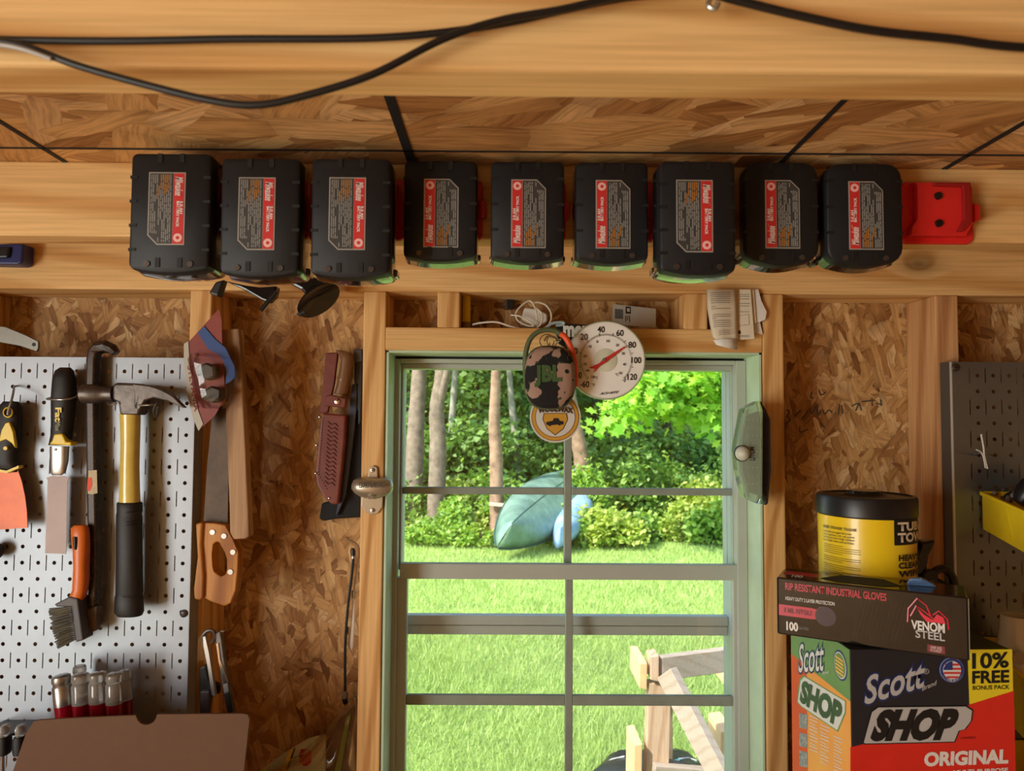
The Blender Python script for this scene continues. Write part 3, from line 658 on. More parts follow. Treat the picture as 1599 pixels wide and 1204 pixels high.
def battery(label, w, h, flip, deep, roundtop=False):
    t = thing('battery', label, 'battery', (0, 0, 0), 'power tool batteries racked on the joist')
    r = .016 if roundtop else .006
    O = lambda k, cz=0, rr=None: rrect(w * k, h * k + (0 if k == 1 else 0), rr or r, 0, cz, 5, .004)
    cap = mesh('front_cap', layers([(.0, O(.95)), (.0015, O(.985)), (.006, O(1)), (.016, O(1.0))]), BAT, t, smooth=True)
    sh = mesh('shell', layers([(.016, O(1.0)), (.030, O(1.02, -.001)), (deep * .62, O(.99, -.001)), (deep * .75, O(.84)), (deep * .98, O(.80))]), BATS, t, smooth=True)
    # vertical grip notches along both edges
    n = 3 if h < .118 else 4
    for s in (-1, 1):
        for i in range(n):
            z = h * (.30 - .62 * i / (n - 1)) if n == 4 else h * (.33 - .52 * i / (n - 1))
            mesh('notch', box(s * w * .452 - .0040, s * w * .452 + .0036, -.0006, .004, z - .0030, z), BPRINT, cap)
        for q in (-1, 1):
            mesh('slot', box(s * .0115 - .0024, s * .0115 + .0024, -.0008, .004, q * h * .5 - (.0105 if q > 0 else -.002), q * h * .5 - (.001 if q > 0 else -.012)), BPRINT, cap)
        mesh('screw', lathe([(.0032, -.0012), (.0036, .002)], (s * .0225, 0, -h * .455), 'Y', 10), DSTEEL, cap, smooth=True)
        mesh('side_latch', box(s * w * .5 - .002, s * w * .5 + .0035, .030, .048, -h * .47, -h * .40), BATS, sh, bevel=.002)
    # rating label
    lw, lh = .0385, .077; cx, cz = (-.0035 if not flip else .001), h * .5 - lh * .5 - .021; e = 1 if not flip else -1
    def poly(pts): return [(cx + e * x, cz + e * z) for x, z in pts]
    ch = .010
    def plate(nm, pts, y, m): return mesh(nm, extr([(x, y, z) for x, z in poly(pts)], (0, .0012, 0)), m, lab or t)
    lab = None
    lab = plate('label', [(-lw / 2, lh / 2), (lw / 2, lh / 2), (lw / 2, -lh / 2), (-lw / 2 + ch, -lh / 2), (-lw / 2, -lh / 2 + ch)], -.0004, SILV)
    b = .0012
    plate('label_panel', [(-lw / 2 + b, lh / 2 - b), (.0065, lh / 2 - b), (.0065, -lh / 2 + b), (-lw / 2 + ch + .0005, -lh / 2 + b), (-lw / 2 + b, -lh / 2 + ch + .0005)], -.0006, LDRK)
    plate('label_panel', [(.007, lh / 2 - b), (lw / 2 - b, lh / 2 - b), (lw / 2 - b, -lh / 2 + b), (.007, -lh / 2 + b)], -.0006, LRED)
    g, go = [], []
    rr = random.Random(3)
    for c in range(11):
        x = -lw / 2 + .0032 + c * .0020; z = lh / 2 - .0025
        while z > -lh / 2 + (.012 if c < 4 else .004):
            L = rr.uniform(.004, .012); L = min(L, z + lh / 2 - (.012 if c < 4 else .003)); 
            if L < .0006: break
            if rr.random() < .9:
                q = box(cx + e * x - .00045, cx + e * x + .00045, -.0008, -.0005, cz + e * z - (L if e > 0 else 0), cz + e * z + (0 if e > 0 else L))
                (go if (z > lh * .27 and 3 < c < 10 and c != 6) else g).append(q)
            z -= L + .0012
    mesh('fine_print', join(*g), LGRY, lab)['kind'] = 'stuff'
    mesh('warning_print', join(*go), LORG, lab)['kind'] = 'stuff'
    m0 = (cx + e * .0125, cz - e * (lh / 2 - .0075))
    mesh('emblem', lathe([(.0046, -.0009), (.0046, -.0005)], (m0[0], 0, m0[1]), 'Y', 16), LPNK, lab)
    mesh('emblem_core', lathe([(.0018, -.0011), (.0018, -.0005)], (m0[0], 0, m0[1]), 'Y', 12), LRED, lab)
    # script runs down the red strip
    def strip(x0, x1, z0, z1):   # text baseline along -z
        o = Vector((cx + e * x0, -.0011, cz + e * z0)); return para(o, o + Vector((0, 0, e * (z1 - z0))), o + Vector((e * (x1 - x0), 0, 0)))
    text('Milwaukee', strip(.0088, .0168, lh / 2 - .005, lh / 2 - .025), WPRINT, lab, bold=.012, shear=.35)
    mesh('logo_bolt', extr([(cx + e * x, -.0011, cz + e * z) for x, z in ((.0088, lh / 2 - .008), (.0104, lh / 2 - .012), (.0165, lh / 2 - .0275))], (0, .0004, 0)), WPRINT, lab)
    text('5.0 AH' if h > .118 else '2.0 AH', strip(.0142, .0172, lh / 2 - .031, lh / 2 - .044), WPRINT, lab, bold=.03)
    text('BATTERY PACK', strip(.0108, .0136, lh / 2 - .031, lh / 2 - .058), WPRINT, lab, bold=.03)
    return t
YJ = -.35
ORD = ['', 'black battery pack beside the empty red mount', 'second black battery pack from the empty red mount', 'third battery pack from the empty red mount, a tall one',
       'fourth battery pack from the empty red mount', 'fifth battery pack from the empty red mount', 'sixth battery pack from the empty red mount',
       'seventh battery pack from the empty red mount, a tall one', 'eighth battery pack from the empty red mount, a tall one', 'tall black battery pack ending the row beside the bare joist']
def mount_mesh(t):
    mesh('plate', layers([(-.004, rrect(.084, .072, .008)), (.0, rrect(.086, .074, .008))]), RED, t, smooth=True, bevel=.0008)
    mesh('raised_bed', extr([(x, -.016, z) for x, z in ((-.034, .032), (.031, .032), (.034, .026), (.034, -.016), (.026, -.030), (-.038, -.030), (-.036, -.02), (-.029, -.010), (-.029, .03))], (0, .013, 0)), RED, t, bevel=.0025)
    mesh('tab', extr([(x, -.010, z) for x, z in ((.040, .010), (.047, .008), (.047, -.010), (.040, -.012))], (0, .008, 0)), RED, t, bevel=.001)
    mesh('rail', extr([(x, -.0205, z) for x, z in ((.006, .031), (.030, .031), (.030, -.014), (.020, -.026), (.014, -.026), (.021, -.012), (.021, .026), (-.012, .027), (-.014, .031))], (0, .006, 0)), mat('dark_red_plastic', (150, 24, 26), .4), t, bevel=.0012)
    for z in (.016, -.016): mesh('screw', join(lathe([(.0042, -.0185), (.0046, -.0160)], (-.006, 0, z), 'Y', 14)), BLKG, t, smooth=True)
rows = [(205, 326, 238, 430, 1, 0), (346, 466, 246, 436, 1, 0), (487, 608, 246, 438, 1, 0), (631, 744, 250, 411, 0, 1), (767, 881, 251, 413, 0, 1),
        (899, 1013, 252, 415, 0, 1), (1030, 1150, 250, 434, 1, 0), (1161, 1280, 252, 418, 2, 1), (1290, 1412, 254, 419, 2, 1)]
mt = None
for i, (x0, x1, y0, y1, big, flip) in enumerate(rows):
    Yb = -.436 if big == 1 else -.393
    a, c = W(x0, y0, Yb), W(x1, y1, Yb); w, h = c.x - a.x, a.z - c.z - .006
    dp = YJ - .012 - Yb
    t = battery(ORD[9 - i], w, h, bool(flip), dp, big == 2); t.location = ((a.x + c.x) / 2, Yb, (a.z + c.z) / 2 + .003)
    m_ = thing('battery_mount', 'red plastic mount under the ' + ORD[9 - i].split(',')[0].replace('black ', ''), 'battery mount', (0, 0, 0), 'red battery mounts on the joist')
    mount_mesh(m_); m_.location = ((a.x + c.x) / 2 + .003, YJ - .0002, W(800, 330, YJ).z)
m_ = thing('battery_mount', 'empty red plastic battery mount with two dark screws', 'battery mount', (0, 0, 0), 'red battery mounts on the joist')
mount_mesh(m_); q = W(1468, 330, YJ - .01); m_.location = (q.x, YJ - .0002, q.z)
# ================================================================== cords along the overhead joist
CORD = mat('black_cord', (16, 16, 17), .5); yc = -.763
def cord(nm, label, pts, m, r): tag(mesh(nm, tubepx(pts, yc, r, 10, 8), m, smooth=True), label, 'cord')
cord('power_cord', 'black power cord running along the overhead joist to the hook', [(-3000, 40), (-1200, 52), (-300, 58), (-60, 60), (40, 63), (200, 64), (360, 61), (560, 60), (680, 52), (790, 36), (880, 16), (980, -4), (1105, -14)], CORD, .0022)
cord('power_cord', 'black power cord sagging in a loop below the overhead joist', [(-3000, 46, -.766), (-1200, 57, -.766), (-300, 58, -.766), (-60, 62, -.766), (30, 70, -.767), (120, 102, -.768), (230, 133, -.768), (330, 157, -.768), (400, 164, -.768), (470, 151, -.768), (580, 117, -.768), (690, 62, -.768), (780, 32, -.768), (880, 14, -.768), (980, -8, -.768), (1100, -18, -.768)], CORD, .0022)
cord('power_cord', 'black power cord leaving the hook towards the bare joist', [(1110, -10), (1180, 8), (1260, 27), (1360, 47), (1480, 60), (1660, 76), (2200, 70), (3400, 40)], CORD, .0025)
cord('grey_cord', 'pale grey cord ending beside the sagging black cord', [(-3000, 52, -.772), (-1200, 60, -.772), (-300, 62, -.772), (-60, 66, -.772), (0, 70, -.772), (40, 78, -.772), (80, 92, -.770)], mat('pale_grey_cord', (176, 178, 178), .45), .0013)
hk = thing('cup_hook', 'small steel hook screwed into the overhead joist', 'hook', W(1112, 5, -.7575))
mesh('hook_wire', tubepx([(1112, -10, -.7575), (1112, -8, -.768), (1106, 8, -.770), (1116, 14, -.771), (1122, 4, -.772)], -.77, .0016, 8), STEEL, hk, smooth=True)
mesh('screw_base', lathe([(.004, 0), (.003, -.006)], W(1112, -10, -.7575), 'Y', 12), STEEL, hk, smooth=True)
# small things on the joist ends and top plate
bc = thing('blue_clamp', 'dark blue plastic clamp pad on the top plate', 'clamp', W(15, 397, 0))
BL = mat('dark_blue_plastic', (38, 48, 112), .4)
mesh('pad', prpx([(-20, 381), (36, 380), (34, 409), (28, 413), (-20, 412)], -.03, -.001), BL, bc, bevel=.003); mesh('jaw', prpx([(-20, 386), (15, 385), (12, 402), (-20, 404)], -.036, -.029), BLK, bc, bevel=.003)
# ================================================================== left pegboard
def pegboard(nm, label, x0, y0, cols, rows_, Y, pitch, m, off=(0, 0), edge=True):
    """slotted steel panel: a hole every pitch, a slot between hole columns on every second row; real openings"""
    a = W(x0, y0, Y); p = pitch; V, Fc = [], []
    def quad(*q):
        o = len(V); V.extend(q); Fc.append(tuple(range(o, o + len(q))))
    sw_ = .22 * p; hr = .125 * p
    for i in range(cols):
        cx = a.x + i * p
        for j in range(rows_):
            zt, zb = a.z - j * p, a.z - (j + 1) * p; xl, xr = cx + sw_ / 2, cx + p - sw_ / 2; hx, hz = (xl + xr) / 2, (zt + zb) / 2
            n = 12; ring = [(hx + hr * math.cos(2 * math.pi * k / n), hz + hr * math.sin(2 * math.pi * k / n)) for k in range(n)]
            out = []
            for k in range(n):
                c_, s_ = math.cos(2 * math.pi * k / n), math.sin(2 * math.pi * k / n); q = min((xr - hx) / max(abs(c_), 1e-6), (zt - hz) / max(abs(s_), 1e-6))
                out.append((hx + c_ * q, hz + s_ * q))
            cor = {1: (xr, zt), 4: (xl, zt), 7: (xl, zb), 10: (xr, zb)}
            for k in range(n):
                k2 = (k + 1) % n; q = [(ring[k][0], Y, ring[k][1]), (out[k][0], Y, out[k][1])]
                if k in cor: q.append((cor[k][0], Y, cor[k][1]))
                quad(*q, (out[k2][0], Y, out[k2][1]), (ring[k2][0], Y, ring[k2][1]))
                quad((ring[k][0], Y, ring[k][1]), (ring[k2][0], Y, ring[k2][1]), (ring[k2][0], Y + .0016, ring[k2][1]), (ring[k][0], Y + .0016, ring[k][1]))
        for j in range(0, rows_, 2):
            zt, zb = a.z - j * p, a.z - min(j + 2, rows_) * p; xl, xr = cx - sw_ / 2, cx + sw_ / 2; s = .033 * p; st, sb = zt, zt - p * .98
            st -= .02 * p
            quad((xl, Y, zt), (cx - s, Y, zt), (cx - s, Y, zb), (xl, Y, zb)); quad((cx + s, Y, zt), (xr, Y, zt), (xr, Y, zb), (cx + s, Y, zb))
            quad((cx - s, Y, zt), (cx + s, Y, zt), (cx + s, Y, st), (cx - s, Y, st)); quad((cx - s, Y, sb), (cx + s, Y, sb), (cx + s, Y, zb), (cx - s, Y, zb))
    L, Rr, T, B = a.x - sw_ / 2, a.x + cols * p - sw_ / 2, a.z, a.z - rows_ * p
    return V, Fc, L, Rr, T, B, quad
YP = -.032
p0 = pxr(150, 800, 25.0, YP)
xa = W(-7, 567, YP).x - 3 * p0
zr = W(150, 558, YP).z
ax = W(10, 567, YP)
V, Fc, L, Rr, T, B, quad = pegboard('p', '', 9.0, 566.5, 12, 28, YP, p0, GALV)
V = [(x - 4 * p0, y, z) for x, y, z in V]; L -= 4 * p0; Rr -= 4 * p0
n0 = len(V); pc = 4 * p0
V2, Fc2, _, Rr, _, _, _ = pegboard('p', '', 9.0, 566.5, 12, 28, YP, p0, GALV)
# one panel, wide enough to reach past the frame
keep = [f for f in Fc if max(V[i][0] for i in f) < ax.x - p0 * .11 + .0001]
Fa = keep + [tuple(i + len(V) for i in f) for f in Fc2]; Va = V + V2
V, Fc = Va, Fa
def quad(*q): o = len(V); V.extend(q); Fc.append(tuple(range(o, o + len(q))))
xe = W(305, 567, YP).x; zt_ = zr
quad((Rr, YP, T), (xe, YP, T), (xe, YP, B), (Rr, YP, B)); quad((L, YP, zt_), (xe, YP, zt_), (xe, YP, T), (L, YP, T))
pb = thing('pegboard', 'bright galvanized steel pegboard with slots behind the hammer', 'pegboard', (L, YP, B))
mesh('panel', (V, Fc), GALV, pb)
mesh('flange', box(xe - .0005, xe + .001, YP + .0002, -.0005, B, zt_), GALV, pb); mesh('flange', box(L, xe, YP + .0002, -.0005, zt_ - .001, zt_), GALV, pb); mesh('flange', box(L, xe, YP + .0002, -.0005, B, B + .001), GALV, pb); mesh('flange', box(L, L + .001, YP + .0002, -.0005, B, zt_), GALV, pb)
def screwhead(nm, label, x, y, Y, r=.006, m=DSTEEL):
    c = W(x, y, Y); t = thing(nm, label, 'screw', c); mesh('screw_head', lathe([(.0005, -.0035), (r * .6, -.0032), (r, -.0012), (r, 0)], c, 'Y', 16), m, t, smooth=True)
    mesh('screw_slot', box(c.x - r * .6, c.x + r * .6, c.y - .0038, c.y - .0030, c.z - .0007, c.z + .0007), BPRINT, t)
screwhead('screw', 'dark pan-head screw at the bright pegboard edge', 287, 958, YP - .0005)
# ---- putty knife
t = thing('putty_knife', 'copper-bladed putty knife with black and yellow handle on pegboard', 'putty knife', W(20, 830, YP - .02))
yk = YP - .022
mesh('handle', loftpx([(6, 28, 627, .006), (0, 33, 634, .009), (-4, 33, 650, .011), (-9, 32, 670, .012), (-12, 30, 690, .012), (-12, 27, 706, .011), (-11, 26, 720, .011), (-12, 29, 730, .009), (-10, 28, 737, .004)], yk, .011, e=2.6), RUB, t, smooth=True)
mesh('yellow_inlay', prpx([(14, 659), (20, 674), (24, 700), (18, 692), (9, 686), (-2, 690), (2, 672), (8, 661)], yk - .0142, yk - .008), YEL, t, bevel=.001)
mesh('yellow_collar', prpx([(-12, 731), (10, 735), (29, 727), (29, 731), (10, 739), (-12, 735)], yk - .0105, yk), YEL, t)
mesh('eyelet', tube([W(12.5 + 7 * math.cos(a * .524), 644 + 7.5 * math.sin(a * .524), yk - .012) for a in range(12)], .0011, 6, True), YEL, t, smooth=True)
mesh('rivet', lathe([(.003, -.0014), (.0034, .001)], W(9, 700, yk - .0125), 'Y', 14), YEL, t, smooth=True)
mesh('blade', prpx([(-12, 734), (27, 732), (34, 752), (39, 775), (42, 800), (43, 824), (-30, 829), (-30, 760)], yk - .001, yk + .0005), mat('copper_blade', (180, 96, 66), .45, metal=.4, var=.2, scale=18), t)
mesh('hang_hook', tubepx([(22, 604, YP), (22, 603, YP - .01), (21, 612, YP - .03), (18, 625, YP - .036), (13, 640, YP - .038), (12, 648, YP - .038)], YP, .0016), STEEL, t, smooth=True)
bb = thing('black_blob', 'small black rounded knob on the bright pegboard', 'blob', W(5, 855, YP))  # small black rounded shape on a short stem
mesh('blob', lathe([(.004, 0), (.006, -.008), (.013, -.012), (.014, -.018), (.009, -.024), (.001, -.025)], W(2, 858, YP), 'Y', 20), RUB, bb, smooth=True)
mesh('blob_stem', lathe([(.005, 0), (.005, -.01)], W(2, 858, YP), 'Y', 12), DSTEEL, bb, smooth=True)
# ---- pull saw
t = thing('pull_saw', 'fine-toothed pull saw with black and yellow handle on pegboard', 'saw', W(95, 860, YP - .02)); ys = YP - .026
mesh('handle', loftpx([(94, 110, 574, .004), (88, 114, 579, .010), (84, 117, 592, .013), (82, 118, 620, .014), (82, 115, 650, .013), (82, 112, 676, .012), (79, 111, 690, .012), (77, 111, 695, .010)], ys, .012, e=2.5), RUB, t, smooth=True)
mesh('yellow_guard', prpx([(84, 678), (97, 677), (103, 690), (111, 690), (111, 696), (76, 694), (81, 688)], ys - .0148, ys + .004), YEL, t, bevel=.002)
tpx('Fat', [(86.5, 637), (86, 658), (95.5, 637)], ys - .0152, YEL, t, bold=.03); tpx('Max', [(86.5, 659), (86, 673), (94, 659)], ys - .0152, mat('olive_print', (150, 140, 50), .5), t)
mesh('ferrule', loftpx([(79, 107, 697, .007), (79, 106, 720, .006), (79, 102, 738, .004), (82, 96, 742, .002)], ys, .006, e=3), STEEL, t, smooth=True)
mesh('ferrule_rivet', lathe([(.002, -.001), (.0024, .001)], W(87, 702, ys - .007), 'Y', 10), DSTEEL, t, smooth=True)
bl = [(72, 746), (82, 743), (90, 744), (98, 743), (108, 746)]
teeth = []
for i in range(40): y = 750 + i * 2.85; teeth += [(106.5 - i * .055, y), (104.6 - i * .055, y + 1.4)]
tl = []
for i in range(40): y = 864 - i * 2.85; tl += [(69.5 + i * .10, y), (71.2 + i * .10, y - 1.4)]
mesh('blade', prpx(bl + teeth + [(103, 865), (69, 864)] + tl, ys - .0006, ys + .0006), mat('pinkish_steel_blade', (150, 132, 126), .5, metal=.3, var=.08, scale=22), t)
def pegring(nm, label, pts, m=STEEL, r=.0014): tag(mesh(nm, tubepx(pts, YP, r, 8), m, smooth=True), label, 'hook')
pegring('wire_hook', 'steel ring hook holding the pull saw handle', [(122, 606, YP), (122, 612, YP - .012), (118, 620, YP - .032), (100, 624, YP - .044), (82, 624, YP - .042), (73, 623, YP - .034), (80, 621, YP - .014), (100, 619, YP - .006)])
# ---- pry bar
t = thing('pry_bar', 'long black pry bar with hooked top on pegboard', 'pry bar', W(150, 985, YP - .02)); yb_ = YP - .017
PB = mat('worn_black_enamel', (20, 19, 20), .25, c2=(58, 40, 36), scale=70, spec=.6)
mesh('shaft', tube([W(*p) for p in ((182, 552, yb_), (176, 545, yb_), (166, 541, yb_), (154, 543, yb_), (148, 550, yb_), (146, 562, yb_), (145, 600, yb_), (147, 760, yb_), (149, 880, yb_), (148, 930, yb_), (144, 955, yb_), (140, 984, yb_ - .002))], [.007, .0095, .011, .0115, .0115, .0115, .0115, .0115, .011, .0105, .0105, .009], 6), PB, t, smooth=False, bevel=.002)
mesh('chisel_tip', prpx([(133, 952), (152, 946), (148, 986), (131, 990)], yb_ - .010, yb_ + .005), mat('rusty_steel', (64, 54, 48), .5, c2=(110, 92, 78), scale=60), t, bevel=.002)
mesh('paper_sticker', prpx([(138, 735), (151, 734), (152, 770), (145, 772), (137, 771)], yb_ - .0128, yb_ - .0122), mat('torn_label', (198, 184, 152), .7, var=.15, scale=200), t)
mesh('red_sticker', prpx([(137, 747), (143, 745), (144, 758), (140, 767), (136, 766)], yb_ - .0132, yb_ - .0126), mat('red_orange_print', (226, 78, 46), .6), t)
# ---- hammer
t = thing('claw_hammer', 'claw hammer with yellow fibreglass handle and black grip', 'hammer', W(203, 962, YP - .03)); yh = YP - .034
c = W(129, 615, yh); k = pxr(150, 615, 1, yh)
mesh('head_face', lathe([(13.5 * k, 0), (15 * k, 1.5 * k), (15 * k, 24 * k), (13 * k, 29 * k), (11.5 * k, 40 * k), (13 * k, 50 * k)], c, 'X', 24), DSTEEL, t, smooth=True)
mesh('head_body', prpx([(175, 601), (181, 597.5), (214, 598.5), (219, 606), (221, 630), (217, 648), (186, 648), (184, 628), (175, 624)], yh - .014, yh + .014), DSTEEL, t, bevel=.004, seg=3)
for s in (-1, 1):
    mesh('claw', prpx([(206, 598.5), (232, 601.5), (252, 608), (270, 618), (289, 637), (283, 636.5), (262, 626), (240, 621), (226, 625), (218, 640), (208, 640)], yh + s * .008 - .006, yh + s * .008 + .0045), DSTEEL, t, bevel=.002)
mesh('handle', loftpx([(188, 218, 646), (189, 218, 660), (190, 217, 690), (189, 216, 730), (188, 217, 765), (187, 218, 786)], yh, .012, e=2.4), mat('yellow_fibreglass', (214, 190, 92), .22, var=.1, scale=25, coat=.4), t, smooth=True)
mesh('grip', loftpx([(185, 219, 784, .013), (184, 221, 786, .0145), (184, 221, 800, .0145), (183, 220, 803, .0135), (183, 221, 806, .0145), (183, 221, 870, .0145), (182, 222, 925, .0145), (182, 221, 928, .0135), (181, 222, 931, .0150), (180, 223.5, 955, .0150), (184, 221, 961, .0125), (192, 213, 963, .005)], yh, .014, e=2.3), RUB, t, smooth=True)
for y0 in (797, 812, 817): mesh('grip_ridge', tube([W(183 + 39 * q / 12, y0 + 3 * math.sin(q / 12 * 3.1), yh - .0145 * math.sin(math.pi * q / 12)) for q in range(13)], .0009, 5), RUB, t, smooth=True)
pegring('wire_hook', 'double steel peg hook carrying the hammer head', [(163, 620, YP), (164, 624, YP - .01), (172, 632, YP - .05), (182, 630, YP - .053)]); pegring('wire_hook', 'steel peg hook with bent tip under the hammer claw', [(216, 633, YP - .05), (236, 632, YP - .052), (244, 629, YP - .03), (240, 640, YP - .012), (243, 652, YP), (246, 634, YP - .02)])
# ---- wire brush
t = thing('wire_brush', 'wire brush with curved orange handle on pegboard', 'brush', W(110, 1010, YP - .03)); yw = YP - .036
OR = mat('orange_plastic', (216, 110, 34), .35, var=.06)
mesh('handle', loftpx([(117, 134, 820, .006), (112, 138, 825, .009), (113, 139, 838, .010), (116, 139, 860, .011), (117, 138, 885, .011), (116, 138, 905, .011), (115, 136, 920, .010), (110, 133, 932, .010), (108, 128, 938, .008)], yw, .010, e=2.6), OR, t, smooth=True)
mesh('hang_slot', loftpx([(115, 121, 838, .004), (114, 122, 842, .004), (115, 122, 854, .004), (117, 121, 858, .004)], yw - .009, .004), BLK, t, smooth=True)
mesh('head_block', prpx([(84, 944), (108, 932), (121, 935), (130, 1000), (118, 1003), (112, 948), (88, 948)], yw - .012, yw + .016), mat('grey_plastic_block', (78, 74, 76), .5), t, bevel=.002)
br = []; rr = random.Random(5)
for i in range(17):
    for j in range(9):
        u_ = i / 16; v_ = j / 8
        x0 = 111 + 7 * u_; y0 = 948 + 50 * u_; L = rr.uniform(.85, 1.1)
        a = W(x0, y0, yw - .009 + v_ * .02); b = W(x0 - 32 * L + rr.uniform(-2, 2) + 6 * u_, y0 + (5 + 7 * u_) * L + rr.uniform(-2, 2), yw - .013 + v_ * .028 + rr.uniform(-.002, .002))
        br.append(tube([a, b], .0016, 4))
q = mesh('bristle', join(*br), mat('dark_brass_wire', (70, 62, 34), .5, c2=(34, 30, 32), scale=80, metal=.3), t); q['kind'] = 'stuff'
# ---- row of clear-handled nut drivers in front of the pegboard
CLR = mat('clear_acetate', (216, 214, 206), .08, trans=.75, spec=.6); RACE = mat('translucent_red_acetate', (150, 12, 34), .12, trans=.3)
def driver(label, xt, yt, xb, Y, r, lean=0, dark=False, steel=False):
    a = W(xt, yt, Y); b = W(xb, yt + 120, Y + .0); ax_ = (b - a).normalized(); sc = pxr(100, 1060, 1, Y)
    t = thing('nut_driver', label, 'nut driver', b, 'screwdrivers standing in front of the pegboard')
    def lat(nm, prof, m):
        V = []; u = ax_.orthogonal().normalized(); w = ax_.cross(u); n = 20
        for h, rad in prof:
            for q in range(n):
                an = 2 * math.pi * q / n; fl = 1 - .06 * (q % 2); V.append(a + ax_ * (h * sc) + (u * math.cos(an) + w * math.sin(an)) * rad * sc * fl)
        mesh(nm, (V, ringfaces(n, len(prof))), m, t, smooth=True)
    lat('cap', [(0, r * .72), (2, r * .95), (9, r), (12, r * .9), (15, r * .86)], STEEL if steel else CLR)
    lat('clear_grip', [(14, r * .84), (17, r * 1.02), (42, r * 1.02), (46, r * 1.0)], STEEL if steel else CLR)
    lat('red_grip', [(46, r * 1.0), (66, r * .96), (80, r * .8), (110, r * .7)], RACE)
    lat('shaft', [(110, r * .25), (175, r * .25)], CHROME)
DG = YP - .055
for i, (xt, yt, xb, r_, st) in enumerate(((95, 1054, 108, 14, True), (125, 1052, 131, 13.5, False), (152, 1050, 155, 13.5, False), (179, 1051, 180, 13.5, False))):
    driver(('nut driver with size-marked steel cap beside three clear ones', 'clear and red nut driver next to the steel-capped one', 'clear and red nut driver between two clear ones', 'clear and red nut driver ending the front row by the box lid')[i], xt, yt, xb, DG, r_, steel=st)
driver('clear and red nut driver in the rear row beside the steel-capped one', 124, 1039, 129, YP - .026, 10); driver('clear and red nut driver in the rear row behind the last front one', 194, 1046, 200, YP - .026, 10)
rk = thing('tool_rack', 'dark red tool rack strip fixed to the pegboard behind the drivers', 'tool rack', W(10, 1140, YP)); mesh('rack_bar', prpx([(-30, 1138), (55, 1137), (55, 1146), (-30, 1147)], YP - .02, YP - .001), mat('dark_red_bar', (110, 20, 30), .4), rk, bevel=.002)
mesh('rack_shelf', prpx([(-30, 1146), (55, 1145), (55, 1149), (-30, 1150)], YP - .05, YP - .001), BLK, rk, bevel=.001)
for x in (8, 33):
    t = thing('screwdriver', 'black-gripped screwdriver in the red rack ' + ('partly behind the carton lid' if x > 20 else 'standing clear of the carton lid'), 'screwdriver', W(x, 1200, YP - .05), 'screwdrivers hanging in the red rack'); yy = YP - .062
    mesh('end_cap', loftpx([(x - 5, x + 3, 1132), (x - 8, x + 6, 1135), (x - 8, x + 6, 1146), (x - 6, x + 4, 1149)], yy, .008), CLR, t, smooth=True)
    mesh('grip', loftpx([(x - 8, x + 6, 1149), (x - 11, x + 8, 1154), (x - 11, x + 8, 1172), (x - 9, x + 6, 1177)], yy, .010, e=2.6), RUB, t, smooth=True)
    mesh('shaft', loftpx([(x - 6, x - 1, 1177), (x - 6, x - 1, 1240)], yy, .003), CHROME, t, smooth=True)
# ---- open carton lid
t = thing('cardboard_box', 'plain brown cardboard carton with open lid and thumb notch', 'box', W(200, 1204, -.12)); KR = mat('kraft_cardboard', (98, 67, 41), .75, var=.05, scale=60)
yl_ = -.15
lid = [(52, 1127), (62, 1124.5), (120, 1121)] + [(212 + 0, 1117)] + [(213 + 15.5 * (1 - math.cos(a * math.pi / 10)), 1117 + 15 * math.sin(a * math.pi / 10)) for a in range(1, 10)] + [(245, 1115.5), (378, 1114.5), (387, 1116), (390, 1123), (381, 1206), (366, 1330), (-10, 1330), (20, 1204), (40, 1146)]
mesh('lid', prpx(lid, yl_, yl_ + .004), KR, t, bevel=.0008)
bx = W(-10, 1330, yl_); ex = W(366, 1330, yl_)
mesh('carton_body', box(bx.x, ex.x, yl_ + .004, -.05, .98, bx.z + .02), KR, t, bevel=.001)
# ================================================================== items on the studs, left of the window
# steel angle bracket above the pegboard
t = thing('steel_bracket', 'flat grey steel strap bracket above the bright pegboard', 'bracket', W(30, 530, -.01))
mesh('strap', prpx([(-20, 508), (8, 510), (40, 523), (60, 533), (60, 544), (57, 549), (30, 540), (-20, 531)], -.014, -.010), mat('grey_zinc', (118, 116, 108), .4, metal=.6, var=.1), t, bevel=.001)
mesh('strap_hole', lathe([(.003, -.0006), (.003, .001)], W(53, 538, -.014), 'Y', 12), BPRINT, t)
# blister pack
t = thing('blister_pack', 'red and grey blister pack of light bulbs hung on the stud', 'blister pack', W(320, 600, -.03)); yp = -.045
RB = mat('dark_red_card', (122, 40, 34), .5, c2=(150, 62, 44), scale=14); GC = mat('grey_card_edge', (184, 182, 168), .5)
mesh('card', prpx([(290, 538), (300, 528), (342, 482), (346, 500), (347, 545), (350, 590), (352, 620), (335, 650), (311, 671), (303, 650), (295, 610), (290, 570)], yp, yp + .0015), RB, t)
mesh('card_border', prpx([(287, 537), (294, 533), (296, 570), (302, 610), (309, 640), (317, 662), (310, 673), (300, 650), (291, 608), (287, 565)], yp - .0012, yp - .0004), GC, t)
mesh('blue_panel', prpx([(309, 520), (318, 509), (336, 530), (352, 543), (366, 572), (368, 588), (360, 596), (352, 600), (354, 580), (345, 556), (325, 545)], yp - .002, yp - .0003), mat('blue_card', (34, 72, 140), .5), t)
mesh('bulb_holder', prpx([(307, 572), (322, 566), (334, 572), (336, 588), (322, 594), (308, 588)], yp - .022, yp - .002), BLK, t, bevel=.003)
mesh('bulb_holder', prpx([(316, 610), (330, 602), (345, 608), (344, 622), (332, 630), (318, 624)], yp - .022, yp - .002), BLK, t, bevel=.003)
for cx_, cy_ in ((321, 580), (331, 616)): mesh('bulb', lathe([(.006, -.030), (.009, -.026), (.009, -.022), (.004, -.020)], W(cx_, cy_, yp), 'Y', 16), CLEAR, t, smooth=True)
